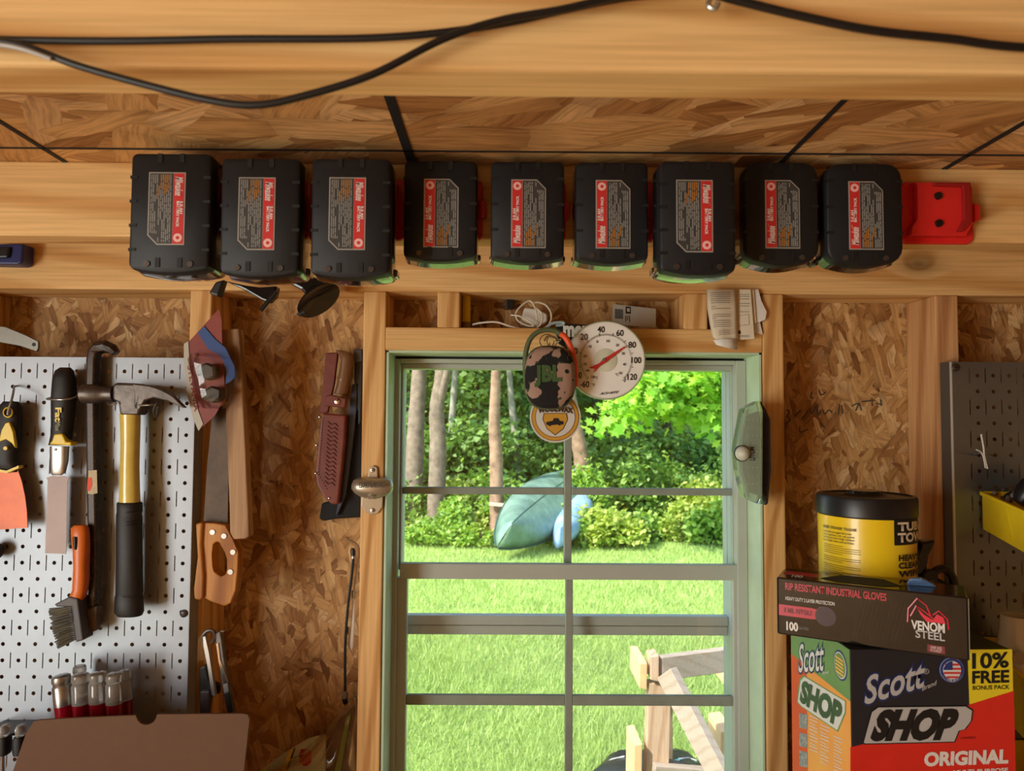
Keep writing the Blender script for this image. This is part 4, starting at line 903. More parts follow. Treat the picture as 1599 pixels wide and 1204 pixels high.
mesh('blister', loftpx([(298, 330, 552, .006), (296, 352, 562, .018), (300, 360, 580, .020), (304, 358, 592, .016), (308, 360, 606, .020), (312, 358, 625, .018), (318, 350, 638, .006)], yp - .010, .016, e=3.5), CLEAR, t, smooth=True)
text('SYLVANIA', para(W(292.5, 572, yp - .0016), W(303.5, 643, yp - .0016), W(299, 570, yp - .0016)), mat('red_print', (150, 40, 28), .6), t, bold=.02)
# hand saw hung on the stud side
t = thing('hand_saw', 'old hand saw with wooden handle hanging on the stud', 'saw', W(335, 940, -.02)); yq = -.022
mesh('blade', prpx([(332, 640), (352, 632), (360, 650), (357, 735), (355, 830), (322, 830), (318, 812), (324, 720)], yq + .004, yq + .0055), mat('rusted_saw_steel', (66, 52, 40), .5, metal=.3, c2=(92, 74, 56), scale=40), t)
HW = wood('saw_handle_wood', (200, 142, 76), (160, 102, 48), 'Z', .35, False)
mesh('grip_front', prpx([(305, 818), (316, 816), (314, 850), (318, 900), (317, 934), (312, 938), (303, 936), (302, 920), (308, 870)], yq - .016, yq + .02), HW, t, bevel=.004, seg=3)
def hole_ring(out, inn, Y0, Y1):
    n = len(out); V = [W(*p, Y0) for p in out] + [W(*p, Y0) for p in inn]; dv = Vector((0, Y1 - Y0, 0)); V += [p + dv for p in V]
    f = []
    for i in range(n):
        j = (i + 1) % n; f += [(i, j, n + j, n + i), (2 * n + i, 3 * n + i, 3 * n + j, 2 * n + j), (i, 2 * n + i, 2 * n + j, j), (n + i, n + j, 3 * n + j, 3 * n + i)]
    return V, f
out = [(311, 816), (334, 817), (352, 820), (364, 842), (372, 862), (371, 890), (368, 922), (360, 942), (350, 947), (330, 940), (315, 932), (314, 870)]
inn = [(333, 850), (338, 846), (342, 847), (350, 862), (354, 874), (354, 888), (352, 897), (346, 900), (340, 897), (334, 892), (332, 885), (331, 865)]
mesh('handle', hole_ring(out, inn, yq - .010, yq + .014), HW, t, bevel=.003, seg=3)
for x, y in ((332, 831), (350, 837), (364, 862), (360, 893)): mesh('saw_nut', lathe([(.0042, -.0015), (.0045, .001)], W(x, y, yq - .0102), 'Y', 14), STEEL, t, smooth=True)
# weathered stick
tag(mesh('wood_stake', prpx([(345, 514), (373, 513), (376, 560), (383, 700), (389, 838), (384, 841), (359, 843), (358, 790), (352, 640)], -.030, -.008), wood('grey_brown_stake', (184, 152, 118), (140, 108, 80), 'Z', knots=False), bevel=.002), 'weathered wooden stake leaning against the stud beside the hand saw', 'stake')
# things dangling from the stud below the saw
t = thing('clip_tool', 'dark folding tool in clear packet hanging beside the carton', 'tool', W(318, 1110, -.03)); yt_ = -.035
mesh('packet', prpx([(309, 996), (318, 988), (325, 990), (330, 1115), (305, 1120), (308, 1040)], yt_, yt_ + .001), CLEAR, t)
mesh('loop', tubepx([(318, 1005), (318, 992), (325, 985), (333, 986), (336, 995), (330, 1004)], yt_ - .006, .003, 8), DSTEEL, t, smooth=True)
mesh('arm', prpx([(316, 995), (321, 993), (327, 1020), (337, 1086), (334, 1089), (330, 1085), (323, 1040), (317, 1010)], yt_ - .010, yt_ - .003), STEEL, t, bevel=.001)
mesh('pouch', prpx([(311, 1044), (321, 1038), (326, 1062), (343, 1070), (342, 1084), (330, 1086), (326, 1120), (311, 1120)], yt_ + .001, yt_ + .010), BLK, t, bevel=.002)
mesh('case', prpx([(312, 1080), (327, 1079), (327, 1125), (311, 1125)], yt_ - .008, yt_ + .001), mat('dark_grey_case', (64, 62, 68), .35), t, bevel=.002)
t = thing('folding_knife', 'slim black and silver folding knife hanging on a nail', 'knife', W(350, 1110, -.03))
mesh('body', prpx([(336, 990), (344, 985), (347, 1000), (352, 1040), (357, 1068), (366, 1116), (355, 1118), (347, 1075), (340, 1030), (336, 1008)], yt_ - .012, yt_ - .002), DSTEEL, t, bevel=.002)
mesh('silver_edge', prpx([(337, 1005), (341, 1004), (344, 1030), (356, 1066), (349, 1068), (341, 1035)], yt_ - .0135, yt_ - .0115), CHROME, t, bevel=.0005)
mesh('window', prpx([(348, 1070), (355, 1068), (357, 1079), (350, 1082)], yt_ - .0135, yt_ - .0115), STEEL, t)
mesh('black_scale', prpx([(350, 1084), (357, 1081), (363, 1112), (356, 1114)], yt_ - .0135, yt_ - .0115), BLK, t)
tag(mesh('nail', tubepx([(345, 986, -.045), (352, 985, -.03), (350, 985, SH)], -.02, .0015, 8, 2), STEEL, smooth=True), 'thin nail carrying the folding knife', 'nail')
# black suction mount and clamps on the top plate behind the tall batteries
t = thing('phone_mount', 'black suction cup mount hanging under the top plate', 'suction mount', W(480, 450, -.05)); ym = -.06
mesh('arm', prpx([(447, 440), (470, 430), (490, 432), (505, 440), (516, 447), (490, 462), (478, 462), (470, 452)], ym - .012, ym + .012), BLKG, t, bevel=.004)
cu = W(497, 468, ym); axv = Vector((.62, -.25, -.74)).normalized(); V = []; uu = axv.orthogonal().normalized(); ww = axv.cross(uu); n = 28
for h, r_ in ((-.026, .008), (-.018, .014), (-.006, .030), (0, .037), (.003, .037), (.001, .030), (-.004, .004)):
    V += [cu + axv * h + (uu * math.cos(2 * math.pi * q / n) + ww * math.sin(2 * math.pi * q / n)) * r_ for q in range(n)]
mesh('suction_cup', (V, ringfaces(n, 7)), BLKG, t, smooth=True)
mesh('pull_tab', prpx([(462, 490), (475, 484), (478, 488), (467, 494)], ym - .02, ym - .014), RUB, t, bevel=.001)
t = thing('spring_clamp', 'small black clamp with side lever under the top plate', 'clamp', W(390, 460, -.05))
mesh('clamp_body', prpx([(350, 438), (382, 445), (405, 448), (432, 446), (428, 462), (418, 472), (408, 468), (384, 454)], ym - .012, ym + .010), BLKG, t, bevel=.003)
mesh('lever', tubepx([(432, 455), (424, 464), (407, 485)], ym - .012, .0035, 8), BLK, t, smooth=True)
mesh('foot', prpx([(336, 440), (350, 436), (341, 463), (325, 458)], ym - .010, ym + .008), BLK, t, bevel=.003)
# sheathed knife and black tool on the stud
t = thing('sheath_knife', 'wood-handled knife in embossed brown leather sheath', 'knife', W(525, 780, SH - .03)); yv = SH - .035
LE = mat('brown_leather', (98, 36, 27), .42, c2=(124, 54, 40), scale=40, bump=.15)
mesh('sheath', prpx([(492, 740), (500, 660), (503, 645), (540, 648), (538, 690), (533, 740), (528, 788), (517, 788), (505, 776), (495, 758)], yv - .010, yv + .006), LE, t, bevel=.003, seg=3)
mesh('back_flap', prpx([(508, 551), (528, 550), (522, 600), (512, 645), (498, 645), (503, 610)], yv - .002, yv + .006), LE, t, bevel=.002)
mesh('strap', prpx([(508, 618), (516, 616), (541, 622), (539, 637), (506, 634)], yv - .016, yv - .008), LE, t, bevel=.002)
mesh('snap', lathe([(.001, -.003), (.0045, -.0022), (.0055, 0)], W(527, 627, yv - .016), 'Y', 18), CHROME, t, smooth=True)
KW = wood('knife_handle_wood', (120, 86, 60), (84, 58, 40), 'Z', .35, False)
mesh('handle', loftpx([(524, 534, 547, .005), (527, 549, 551, .010), (533, 552, 560, .011), (530, 550, 580, .011), (525, 545, 605, .011), (521, 542, 615, .010)], yv - .008, .010, e=2.5), KW, t, smooth=True)
mesh('handle_pin', lathe([(.0016, -.0008), (.002, .001)], W(532, 593, yv - .0186), 'Y', 10), STEEL, t, smooth=True)
for i, (x, y) in enumerate(((499, 651), (494, 695), (493, 739), (514, 778))): mesh('rivet', lathe([(.001, -.0016), (.002, -.001), (.0024, .001)], W(x, y, yv - .0105), 'Y', 12), CHROME, t, smooth=True)
for i in range(26):
    y = 652 + i * 4.4; xx = 503 - i * .33 if i < 20 else 497 + (i - 20) * 2.4
    mesh('stitch', tube([W(xx + 1.5, y, yv - .0107), W(xx + 1.2, y + 2.4, yv - .0107)], .0005, 4), BPRINT, t)
for i in range(15):
    y = 658 + i * 6.6; x0 = 512 - i * .35
    mesh('embossed_weave', tube([W(x0, y, yv - .0104), W(x0 + 5, y + 5, yv - .0108), W(x0 + 11, y + 3, yv - .0108), W(x0 + 16, y + 8, yv - .0104)], .0008, 5), mat('dark_leather', (88, 34, 28), .45), t, smooth=True)
t = thing('long_file', 'long dark blue tapered tool in black sleeve beside the sheath knife', 'tool', W(540, 805, SH - .02)); yf_ = SH - .022
mesh('sleeve', prpx([(528, 780), (545, 700), (556, 640), (566, 640), (566, 808), (528, 810), (504, 814), (498, 810), (502, 786)], yf_ + .004, yf_ + .016), mat('black_nylon', (18, 18, 20), .8), t, bevel=.003)
mesh('blue_blade', prpx([(550, 600), (558, 600), (557, 640), (551, 690), (545, 740), (540, 775), (526, 806), (524, 803), (531, 770), (538, 700), (545, 640)], yf_ - .006, yf_ + .003), mat('dark_blue_enamel', (40, 50, 76), .35), t, bevel=.0015)
mesh('handle', prpx([(553, 546), (562, 544), (567, 548), (566, 600), (564, 660), (559, 664), (558, 600), (553, 600)], yf_ - .010, yf_ + .006), BLK, t, bevel=.002)
mesh('cap', prpx([(551, 546), (565, 544), (566, 564), (554, 566)], yf_ - .014, yf_ + .004), mat('dark_grey_case', (64, 62, 68), .35), t, bevel=.002)
# bottle opener on the stud
t = thing('bottle_opener', 'cast metal wall bottle opener screwed to the stud', 'bottle opener', W(580, 790, 0)); OPN = mat('brushed_nickel', (186, 180, 162), .33, metal=.7, var=.06)
mesh('back_plate', prpx([(575, 742), (577, 730), (583, 727), (589, 730), (590, 745), (598, 775), (597, 792), (590, 802), (580, 804), (571, 800), (564, 790), (566, 770)], -.004, -.0003), OPN, t, bevel=.001)
mesh('cap_lip', loftpx([(560, 604, 746, .006), (552, 612, 750, .014), (549, 614.5, 757, .018), (549, 614, 763, .018), (554, 610, 770, .014), (562, 600, 775, .010), (570, 592, 778, .004)], -.010, .012, e=2.6), OPN, t, smooth=True)
mesh('pry_tongue', loftpx([(577, 587, 770, .006), (574, 590, 774, .008), (575, 589, 779, .005)], -.018, .006), OPN, t, smooth=True)
for y in (734, 797): mesh('screw', join(lathe([(.001, -.002), (.0036, -.0012), (.0038, .001)], W(582, y, -.0042), 'Y', 14)), STEEL, t, smooth=True); mesh('screw_recess', box(W(582, y).x - .002, W(582, y).x + .002, -.0066, -.0058, W(582, y).z - .0005, W(582, y).z + .0005), BPRINT, t)
tpx('DRINKING', [(561, 762), (601, 761), (561, 753.5)], -.0300, mat('etched_dark', (70, 62, 50), .6), t, bold=.02)
# lanyard, chain and white scoop on the stud's side
t = thing('elastic_lanyard', 'black elastic bungee with cord locks hung beside the window stud', 'lanyard', W(545, 1095, SH - .02)); yn = SH - .03
mesh('cord', tubepx([(552, 868), (549, 900), (543, 950), (539, 1010), (539, 1082)], yn, .0024, 8), RUB, t, smooth=True)
mesh('end_lock', loftpx([(548, 553, 856, .003), (547, 555, 860, .004), (548, 555, 868, .004)], yn, .004), BLK, t, smooth=True); mesh('collar', loftpx([(549, 555, 866, .0035), (548, 555, 872, .004)], yn, .004), STEEL, t, smooth=True)
mesh('cord_lock', loftpx([(535, 542, 1079, .004), (533, 544, 1085, .005), (534, 543, 1090, .005)], yn, .004), mat('grey_lock', (120, 112, 104), .4), t, smooth=True); mesh('cord_end', loftpx([(534, 543, 1090, .0045), (535, 543, 1097, .0045), (537, 541, 1100, .002)], yn, .004), BLK, t, smooth=True)
t = thing('ball_chain', 'beaded metal chain with white plastic scoop hung beside the stud', 'chain', W(550, 1010, SH - .02)); yn2 = SH - .022
for i in range(22):
    u_ = i / 21; c = W(560 - 8 * u_, 872 + 58 * u_, yn2); mesh('bead', lathe([(.0004, -.0017), (.0014, -.001), (.0017, 0), (.0014, .001), (.0004, .0017)], c, 'Z', 8), CHROME, t, smooth=True)
mesh('hook', tubepx([(541, 840, SH), (545, 843, yn2), (556, 848, yn2), (561, 856, yn2), (561, 872, yn2)], yn2, .001, 6), STEEL, t, smooth=True)
mesh('clasp', loftpx([(549, 555, 922, .002), (549, 556, 928, .003), (550, 555, 934, .002)], yn2, .003), STEEL, t, smooth=True)
mesh('scoop', loftpx([(550.5, 554.5, 936, .001), (549, 554, 965, .0015), (546, 553.5, 985, .002), (543.5, 553, 1000, .0025), (544, 552, 1010, .002), (547, 550, 1015, .001)], yn2, .002), WHITE, t, smooth=True)
mesh('tag', prpx([(541, 980), (546, 978), (546, 990), (543, 992)], yn2 - .003, yn2 - .002), STEEL, t)
# clear plastic bag with printed packaging
t = thing('plastic_bag', 'clear plastic bag of printed packaging crumpled against the stud', 'bag', W(490, 1240, SH - .05)); yg = SH - .06
n, k = 26, 14; V = []; rr = random.Random(4)
prof = [(552, 557, 1085), (545, 561, 1095), (536, 562, 1105), (520, 562, 1125), (505, 562, 1143), (488, 562, 1160), (470, 562, 1175), (445, 562, 1188), (420, 562, 1200), (405, 562, 1225), (400, 562, 1250), (405, 560, 1280)]
secs = []
for a, c_, y in prof:
    l, r_ = W(a, y, yg), W(c_, y, yg); secs.append(((l + r_) / 2, (r_.x - l.x) / 2, .010 + min(.04, (y - 1085) * .0005)))
g_ = loft(secs, 40); g_ = ([(x + rr.uniform(-.0016, .0016), y + rr.uniform(-.004, .004), z + rr.uniform(-.002, .002)) for x, y, z in g_[0]], g_[1])
mesh('film', g_, CLEAR, t, smooth=True)
mesh('white_packet', prpx([(405, 1204), (430, 1186), (452, 1172), (480, 1155), (508, 1148), (506, 1300), (405, 1300)], yg, yg + .01), mat('printed_packet', (206, 204, 190), .4, c2=(176, 190, 160), scale=30), t, bevel=.004)
mesh('yellow_stripe', prpx([(452, 1172), (459, 1169), (446, 1204), (430, 1240), (422, 1240), (440, 1204)], yg - .002, yg), YEL, t); mesh('dark_stripe', prpx([(459, 1169), (461, 1168), (449, 1204), (434, 1240), (430, 1240), (446, 1204)], yg - .0022, yg), BPRINT, t)
mesh('yellow_stripe', prpx([(409, 1204), (420, 1194), (414, 1204), (406, 1230), (400, 1230)], yg - .002, yg), YEL, t)
mesh('red_print', loftpx([(470, 484, 1170, .001), (467, 487, 1178, .001), (467, 486, 1190, .001), (474, 480, 1196, .001)], yg - .001, .001), mat('red_flower_print', (196, 44, 40), .5, var=.3, scale=200), t)
mesh('green_strip', prpx([(541, 1120), (548, 1116), (532, 1204), (520, 1240), (512, 1240), (526, 1190)], yg + .012, yg + .014), mat('green_strip', (130, 146, 60), .5), t); mesh('brown_insert', prpx([(509, 1148), (556, 1098), (560, 1100), (560, 1280), (506, 1280)], yg + .016, yg + .022), mat('brown_insert', (110, 84, 62), .6, var=.2, scale=40), t)
# ================================================================== around the window head
# yellow shell, black stub, adapter on the header
ysf = .045
t = thing('yellow_cartridge', 'yellow plastic cartridge with metal base on the window header', 'cartridge', W(728, 511, ysf)); c = W(728, 511.5, ysf); q = pxr(728, 500, 7, ysf)
mesh('base', lathe([(q * 1.02, 0), (q * 1.02, .014), (q, .015)], (c.x, c.y, zh1), 'Z', 18), mat('dull_brass', (150, 130, 90), .4, metal=.6), t, smooth=True)
mesh('shell_tube', lathe([(q, .014), (q * .97, .016), (q * .97, .064), (q * .7, .066)], (c.x, c.y, zh1), 'Z', 18), YEL, t, smooth=True)
t = thing('black_clip', 'small black plastic clip on the board above the header', 'clip', W(796, 470, SH - .01))
mesh('clip', prpx([(790, 456), (803, 456), (803, 482), (790, 482)], SH - .016, SH - .0005), BLK, t, bevel=.002); mesh('clip_label', prpx([(794, 459), (799, 459), (799, 465), (794, 465)], SH - .0166, SH - .015), LGRY, t)
t = thing('usb_charger', 'white plug charger with coiled white cable on the header', 'charger', W(830, 510, .04)); WC = mat('white_cable', (216, 208, 192), .45)
mesh('plug_body', prpx([(819, 480), (836, 482), (855, 490), (855, 502), (838, 512), (812, 505), (814, 496)], .03, .065), WHITE, t, bevel=.003)
mesh('cable', tubepx([(738, 507, .02), (752, 504, .015), (775, 503, .01), (795, 509, .008), (815, 514, .010), (838, 516, .012), (856, 508, .02), (861, 492, .025), (853, 477, .028), (838, 472, .028), (834, 478, .026), (846, 490, .022), (845, 505, .018), (838, 512, .018)], .02, .0016, 8), WC, t, smooth=True)
mesh('cable_loop', tubepx([(798, 492, .02), (812, 494, .016), (828, 503, .016), (833, 509, .018), (822, 508, .022), (808, 500, .024), (806, 488, .024), (816, 476, .026), (828, 470, .028), (836, 482, .024), (839, 500, .02)], .02, .0015, 8), WC, t, smooth=True)
# printed card with bar code
t = thing('label_card', 'grey label card with bar code standing on the header', 'card', W(990, 512, .05)); yc_ = .05
mesh('card', prpx([(957, 475), (1024, 482), (1024, 512), (956, 506)], yc_, yc_ + .0015), mat('grey_card', (186, 186, 178), .6), t)
for i in range(11): mesh('bar', prpx([(960.2, 482.5 + i * 1.35), (973, 483.5 + i * 1.35), (973, 484.3 + i * 1.35), (960.2, 483.3 + i * 1.35)], yc_ - .0006, yc_), BPRINT, t)
mesh('symbol_frame', prpx([(977, 478.5), (985, 479.2), (985, 490), (977, 489.3)], yc_ - .0006, yc_), BPRINT, t); mesh('symbol_light', prpx([(979, 481), (983.4, 481.4), (983.4, 487), (979, 486.6)], yc_ - .0010, yc_ - .0006), mat('grey_card', (186, 186, 178)), t)
for i, (x, L) in enumerate(((976.5, 9), (979.5, 7), (982.5, 10))): mesh('print_line', prpx([(x, 493), (x + 1.2, 493), (x + 1.2, 493 + L), (x, 493 + L)], yc_ - .0006, yc_), LDRK, t)
# folded instruction sheets
t = thing('folded_manual', 'folded instruction sheets pinned over the window corner', 'papers', W(1145, 540, -.02)); yq_ = -.016
def sheet(nm, pts, Y, m, th=.001): return mesh(nm, prpx(pts, Y, Y + th), m, t)
sheet('sheet', [(1160, 452), (1184, 452), (1189, 470), (1197, 487), (1195, 499), (1186, 503), (1170, 504), (1165, 470)], yq_ + .008, PAPERW); sheet('sheet', [(1155, 452), (1182, 452), (1186, 500), (1191, 522), (1176, 520), (1165, 515)], yq_ + .012, PAPERW)
sheet('sheet', [(1150, 452), (1177, 452), (1181, 504), (1175, 508), (1168, 500)], yq_ + .005, PAPER)
sheet('sheet', [(1148, 452), (1172, 452), (1178, 529), (1150, 531)], yq_, PAPER)
f_ = []
Vv = []
cols_ = [(1103, -.004), (1108, -.010), (1118, -.012), (1130, -.010), (1145, -.006), (1152, -.004)]
for y, sh_ in ((452, 0), (480, 1), (505, 5), (520, 8), (530, 10)):
    for x, dy in cols_: Vv.append(W(x + sh_ * (1 if x < 1120 else .1), y - (3 if x < 1106 and y > 520 else 0), yq_ + dy))
nc = len(cols_); Fq_ = [(i * nc + j, i * nc + j + 1, (i + 1) * nc + j + 1, (i + 1) * nc + j) for i in range(4) for j in range(nc - 1)]
o = mesh('front_sheet', (Vv, Fq_), PAPER, t, smooth=True); o.modifiers.new('solid', 'SOLIDIFY').thickness = .0008
o = mesh('curled_fold', ([W(x, y, yq_ + d) for x, y, d in ((1114, 531, -.012), (1130, 529, -.013), (1152, 529, -.006), (1118, 538, -.006), (1132, 542, -.006), (1151, 546, -.004), (1122, 536, .002), (1135, 538, .003), (1150, 540, .003))], [(0, 1, 4, 3), (1, 2, 5, 4), (3, 4, 7, 6), (4, 5, 8, 7)]), PAPERW, t, smooth=True); o.modifiers.new('solid', 'SOLIDIFY').thickness = .0006
ln = []
for i in range(22):
    y = 457 + i * 3.1
    if i in (6, 9, 10, 18): continue
    sx = 1108 + (y - 452) * .10; ex_ = 1140 if i not in (7, 13) else 1122
    if i > 18: sx += 8
    pts = [W(sx + (ex_ - sx) * k / 6, y + (1.5 if k in (0,) else 0), yq_ - .0128 + .0009 * max(0, k - 2)) for k in range(7)]
    ln.append(tube(pts, .00036, 4))
mesh('printed_text', join(*ln), mat('faint_ink', (110, 104, 94), .7), t)['kind'] = 'stuff'
ln = [tube([W(1155 - (y - 452) * .03, y, yq_ - .0006), W(1170, y, yq_ - .0006)], .0004, 4) for y in (460, 463, 467, 474, 478, 487, 524, 526)]
mesh('printed_text', join(*ln), MATS['faint_ink'], t)['kind'] = 'stuff'
mesh('diagram_frame', tube([W(x, y, yq_ - .0006) for x, y in ((1152, 493), (1169, 491), (1170, 507), (1152, 509))], .0003, 4, True), MATS['faint_ink'], t)
mesh('print_block', prpx([(1151, 517), (1156, 516), (1157, 521), (1151, 522)], yq_ - .0008, yq_), BPRINT, t)
# solar light
t = thing('solar_light', 'clear-lensed motion light with round sensor clipped at the jamb', 'solar light', W(1180, 790, -.03)); yo = -.05
DK = mat('dark_grey_housing', (42, 44, 48), .4); LENS = mat('frosted_clear_lens', (206, 220, 204), .1, trans=.85, spec=.6)
mesh('housing', prpx([(1188, 625), (1197, 640), (1204, 655), (1205, 735), (1200, 788), (1194, 790), (1188, 760)], yo, yo + .03), DK, t, bevel=.003)
mesh('solar_panel', prpx([(1190, 640), (1200, 655), (1200, 735), (1197, 775), (1190, 770)], yo - .002, yo), mat('dark_solar_cell', (20, 22, 30), .15), t, bevel=.001)
mesh('lens', extr([W(x, y, yo - .012) for x, y in ((1162, 638), (1187, 625), (1192, 642), (1191, 780), (1188, 789), (1164, 778), (1153, 735), (1150, 705), (1152, 690))], (0, .028, 0)), LENS, t, bevel=.003, seg=3)
mesh('led_board', prpx([(1165, 648), (1184, 642), (1186, 775), (1168, 768), (1158, 730), (1158, 690)], yo + .002, yo + .006), mat('pale_led_board', (196, 206, 190), .5), t)
for i in range(9):
    for j in range(3): mesh('led', lathe([(.0014, -.0016), (.0016, 0)], W(1167 + j * 6.5, 655 + i * 12.5, yo + .002), 'Y', 8), WPRINT, t)
mesh('sensor', lathe([(.0012, -.012), (.008, -.009), (.0115, -.003), (.0115, .004)], W(1159, 708, yo - .012), 'Y', 24), mat('frosted_dome', (200, 206, 190), .35), t, smooth=True); mesh('sensor_ring', lathe([(.0128, -.001), (.0128, .003)], W(1159, 708, yo - .012), 'Y', 24), DK, t, smooth=True)
text('LITOM', para(W(1179, 719, yo - .0126), W(1178, 698, yo - .0126), W(1171, 719, yo - .0126)), DK, t, bold=.02)
# ---- hanging group: speaker, thermometer, round scent card
yH = -.050
t = thing('dial_thermometer', 'round white dial thermometer with red needle above the window', 'thermometer', W(946, 600, yH)); c = W(945.5, 562.7, yH); rd = pxr(945, 562, 61.5, yH)
mesh('case', lathe([(rd * .9, .012), (rd, .008), (rd, -.002), (rd * .985, -.004)], c, 'Y', 64), mat('pale_green_case', (206, 220, 196), .35), t, smooth=True)
th_ = t; t = mesh('dial', lathe([(rd * .965, -.0045), (rd * .965, -.0035)], c, 'Y', 64), mat('dial_white', (240, 241, 236), .5), t)
mesh('hub_disc', lathe([(rd * .27, -.0056), (rd * .30, -.0045)], c, 'Y', 40), mat('dial_ivory', (214, 218, 196), .4), t, smooth=True)
mesh('rim', tube([c + Vector((rd * .985 * math.cos(a * math.pi / 32), -.004, rd * .985 * math.sin(a * math.pi / 32))) for a in range(64)], .0016, 8, True), CLEAR, t, smooth=True)
yn_ = yH - .0056
for s, x, y, w, h in (('20', 912, 526, 11, 9.5), ('40', 938.5, 514.5, 11, 9.5), ('60', 968, 520, 11, 9.5), ('80', 987, 538.5, 11.5, 9.5), ('100', 993.5, 562.5, 15, 9.5), ('120', 987, 588.5, 14.5, 9.5), ('0', 899, 548, 5.5, 9.5), ('-20', 895, 568, 13, 9.5), ('-40', 902, 586, 13, 9.5), ('-60', 913, 600, 14, 9.5)):
    tpx(s, [(x - w / 2, y + h / 2), (x + w / 2, y + h / 2), (x - w / 2, y - h / 2)], yn_, BPRINT, t, bold=.012)
for s, x, y in (('-10', 920, 541), ('0', 932.5, 533.5), ('10', 949.5, 532.5), ('20', 964, 539), ('30', 973, 552), ('40', 975, 569), ('50', 969, 582.5), ('-20', 913, 556), ('-30', 913, 568.5), ('-40', 917, 578.5), ('-50', 925, 588.5), ('°C', 931, 590), ('°C', 963, 585), ('°F', 926.5, 601), ('°F', 974.5, 595)):
    w = 1.9 * len(s) + 1; tpx(s, [(x - w / 2, y + 2), (x + w / 2, y + 2), (x - w / 2, y - 2)], yn_, LDRK, t, bold=.02)
tk = []
for i in range(91):
    a = R(225 - i * 3); r0, r1 = rd * .62, rd * (.67 if i % 10 else .70); o = (yn_ - c.y)
    tk.append(tube([c + Vector((r0 * math.cos(a), o, r0 * math.sin(a))), c + Vector((r1 * math.cos(a), o, r1 * math.sin(a)))], .0003 if i % 10 else .0005, 4))
mesh('scale_ticks', join(*tk), BPRINT, t)['kind'] = 'stuff'
t = th_; NRED = mat('red_needle', (196, 48, 44), .45)
mesh('needle', prpx([(919, 574.5), (936, 567), (942, 560.5), (976, 540.3), (977, 541.5), (946, 566), (936, 572), (926, 582.5), (928.5, 576)], yH - .0085, yH - .0075), NRED, t)
mesh('pivot', lathe([(.0025, -.0105), (.003, -.006)], W(942, 562.5, yH), 'Y', 14), STEEL, t, smooth=True)
tpx('ACU-RITE', [(936, 616.5), (965, 614), (938, 613)], yn_, BPRINT, t, bold=.03, shear=.3)
mesh('hanger', tubepx([(944, 506, yH + .008), (944, 500, yH + .02), (944, 522, -.001)], yH, .0016, 6), STEEL, t, smooth=True)
# speaker
yS = -.085
t = thing('clip_speaker', 'camouflage portable speaker with orange carabiner loop', 'speaker', W(859, 640, yS)); k = pxr(859, 590, 1, yS); cs = W(858.5, 589.5, yS)
CAMO, ns, lk, b_ = newmat('camouflage_fabric'); b_.inputs['Roughness'].default_value = .85
tc = nd(ns, 'TexCoord'); n1_ = nd(ns, 'TexNoise', i_Scale=34, i_Detail=2.2, i_Roughness=.55); lk.new(tc.outputs['Object'], n1_.inputs['Vector'])
rm = nd(ns, 'ValToRGB'); rm.color_ramp.interpolation = 'CONSTANT'; e_ = rm.color_ramp.elements
e_[0].color = lin((18, 15, 17)); e_[1].position = .53; e_[1].color = lin((62, 66, 44)); z_ = e_.new(.55); z_.color = lin((160, 130, 114))
lk.new(n1_.outputs['Fac'], rm.inputs[0]); lk.new(rm.outputs[0], b_.inputs['Base Color'])
fbn = nd(ns, 'TexNoise', i_Scale=900); lk.new(tc.outputs['Object'], fbn.inputs['Vector']); bp_ = nd(ns, 'Bump', i_Strength=.3, i_Distance=.0006); lk.new(fbn.outputs['Fac'], bp_.inputs['Height']); lk.new(bp_.outputs[0], b_.inputs['Normal'])
def outline(w, h, n=48, e=2.7): return [(w * math.copysign(abs(math.cos(2 * math.pi * i / n)) ** (2 / e), math.cos(2 * math.pi * i / n)), h * math.copysign(abs(math.sin(2 * math.pi * i / n)) ** (2 / e), math.sin(2 * math.pi * i / n))) for i in range(n)]
def stack(c, secs): return [(c.x + x, c.y + y, c.z + z) for y, o in secs for x, z in o], ringfaces(len(secs[0][1]), len(secs))
w_, h_ = 39 * k, 48.5 * k
sp_ = mesh('front_grille', stack(cs, [(-.016, outline(w_ * .55, h_ * .6)), (-.0145, outline(w_ * .8, h_ * .84)), (-.010, outline(w_ * .95, h_ * .96)), (-.002, outline(w_, h_))]), CAMO, t, smooth=True)
mesh('body', stack(cs, [(-.002, outline(w_, h_)), (.001, outline(w_ * 1.05, h_ * 1.04)), (.012, outline(w_ * 1.05, h_ * 1.04)), (.022, outline(w_ * .85, h_ * .86))]), mat('olive_rubber', (86, 96, 64), .5), t, smooth=True)
OLV = mat('olive_rubber', (86, 96, 64))
mesh('loop', tubepx([(820.5, 590), (820, 565), (822, 546), (829, 528), (841, 518), (855, 515), (868, 517), (876, 522)], yS + .006, .0040, 10), OLV, t, smooth=True)
mesh('carabiner_gate', tubepx([(875, 521), (883, 527), (890, 540), (895, 556), (898, 580), (898, 604)], yS + .006, .0046, 10), mat('orange_gate', (232, 88, 40), .45), t, smooth=True)
JG = mat('dark_green_lettering', (62, 92, 50), .5)
tpx('JBL', [(836, 603), (876, 602), (836, 572)], yS - .0172, JG, sp_, bold=.05)
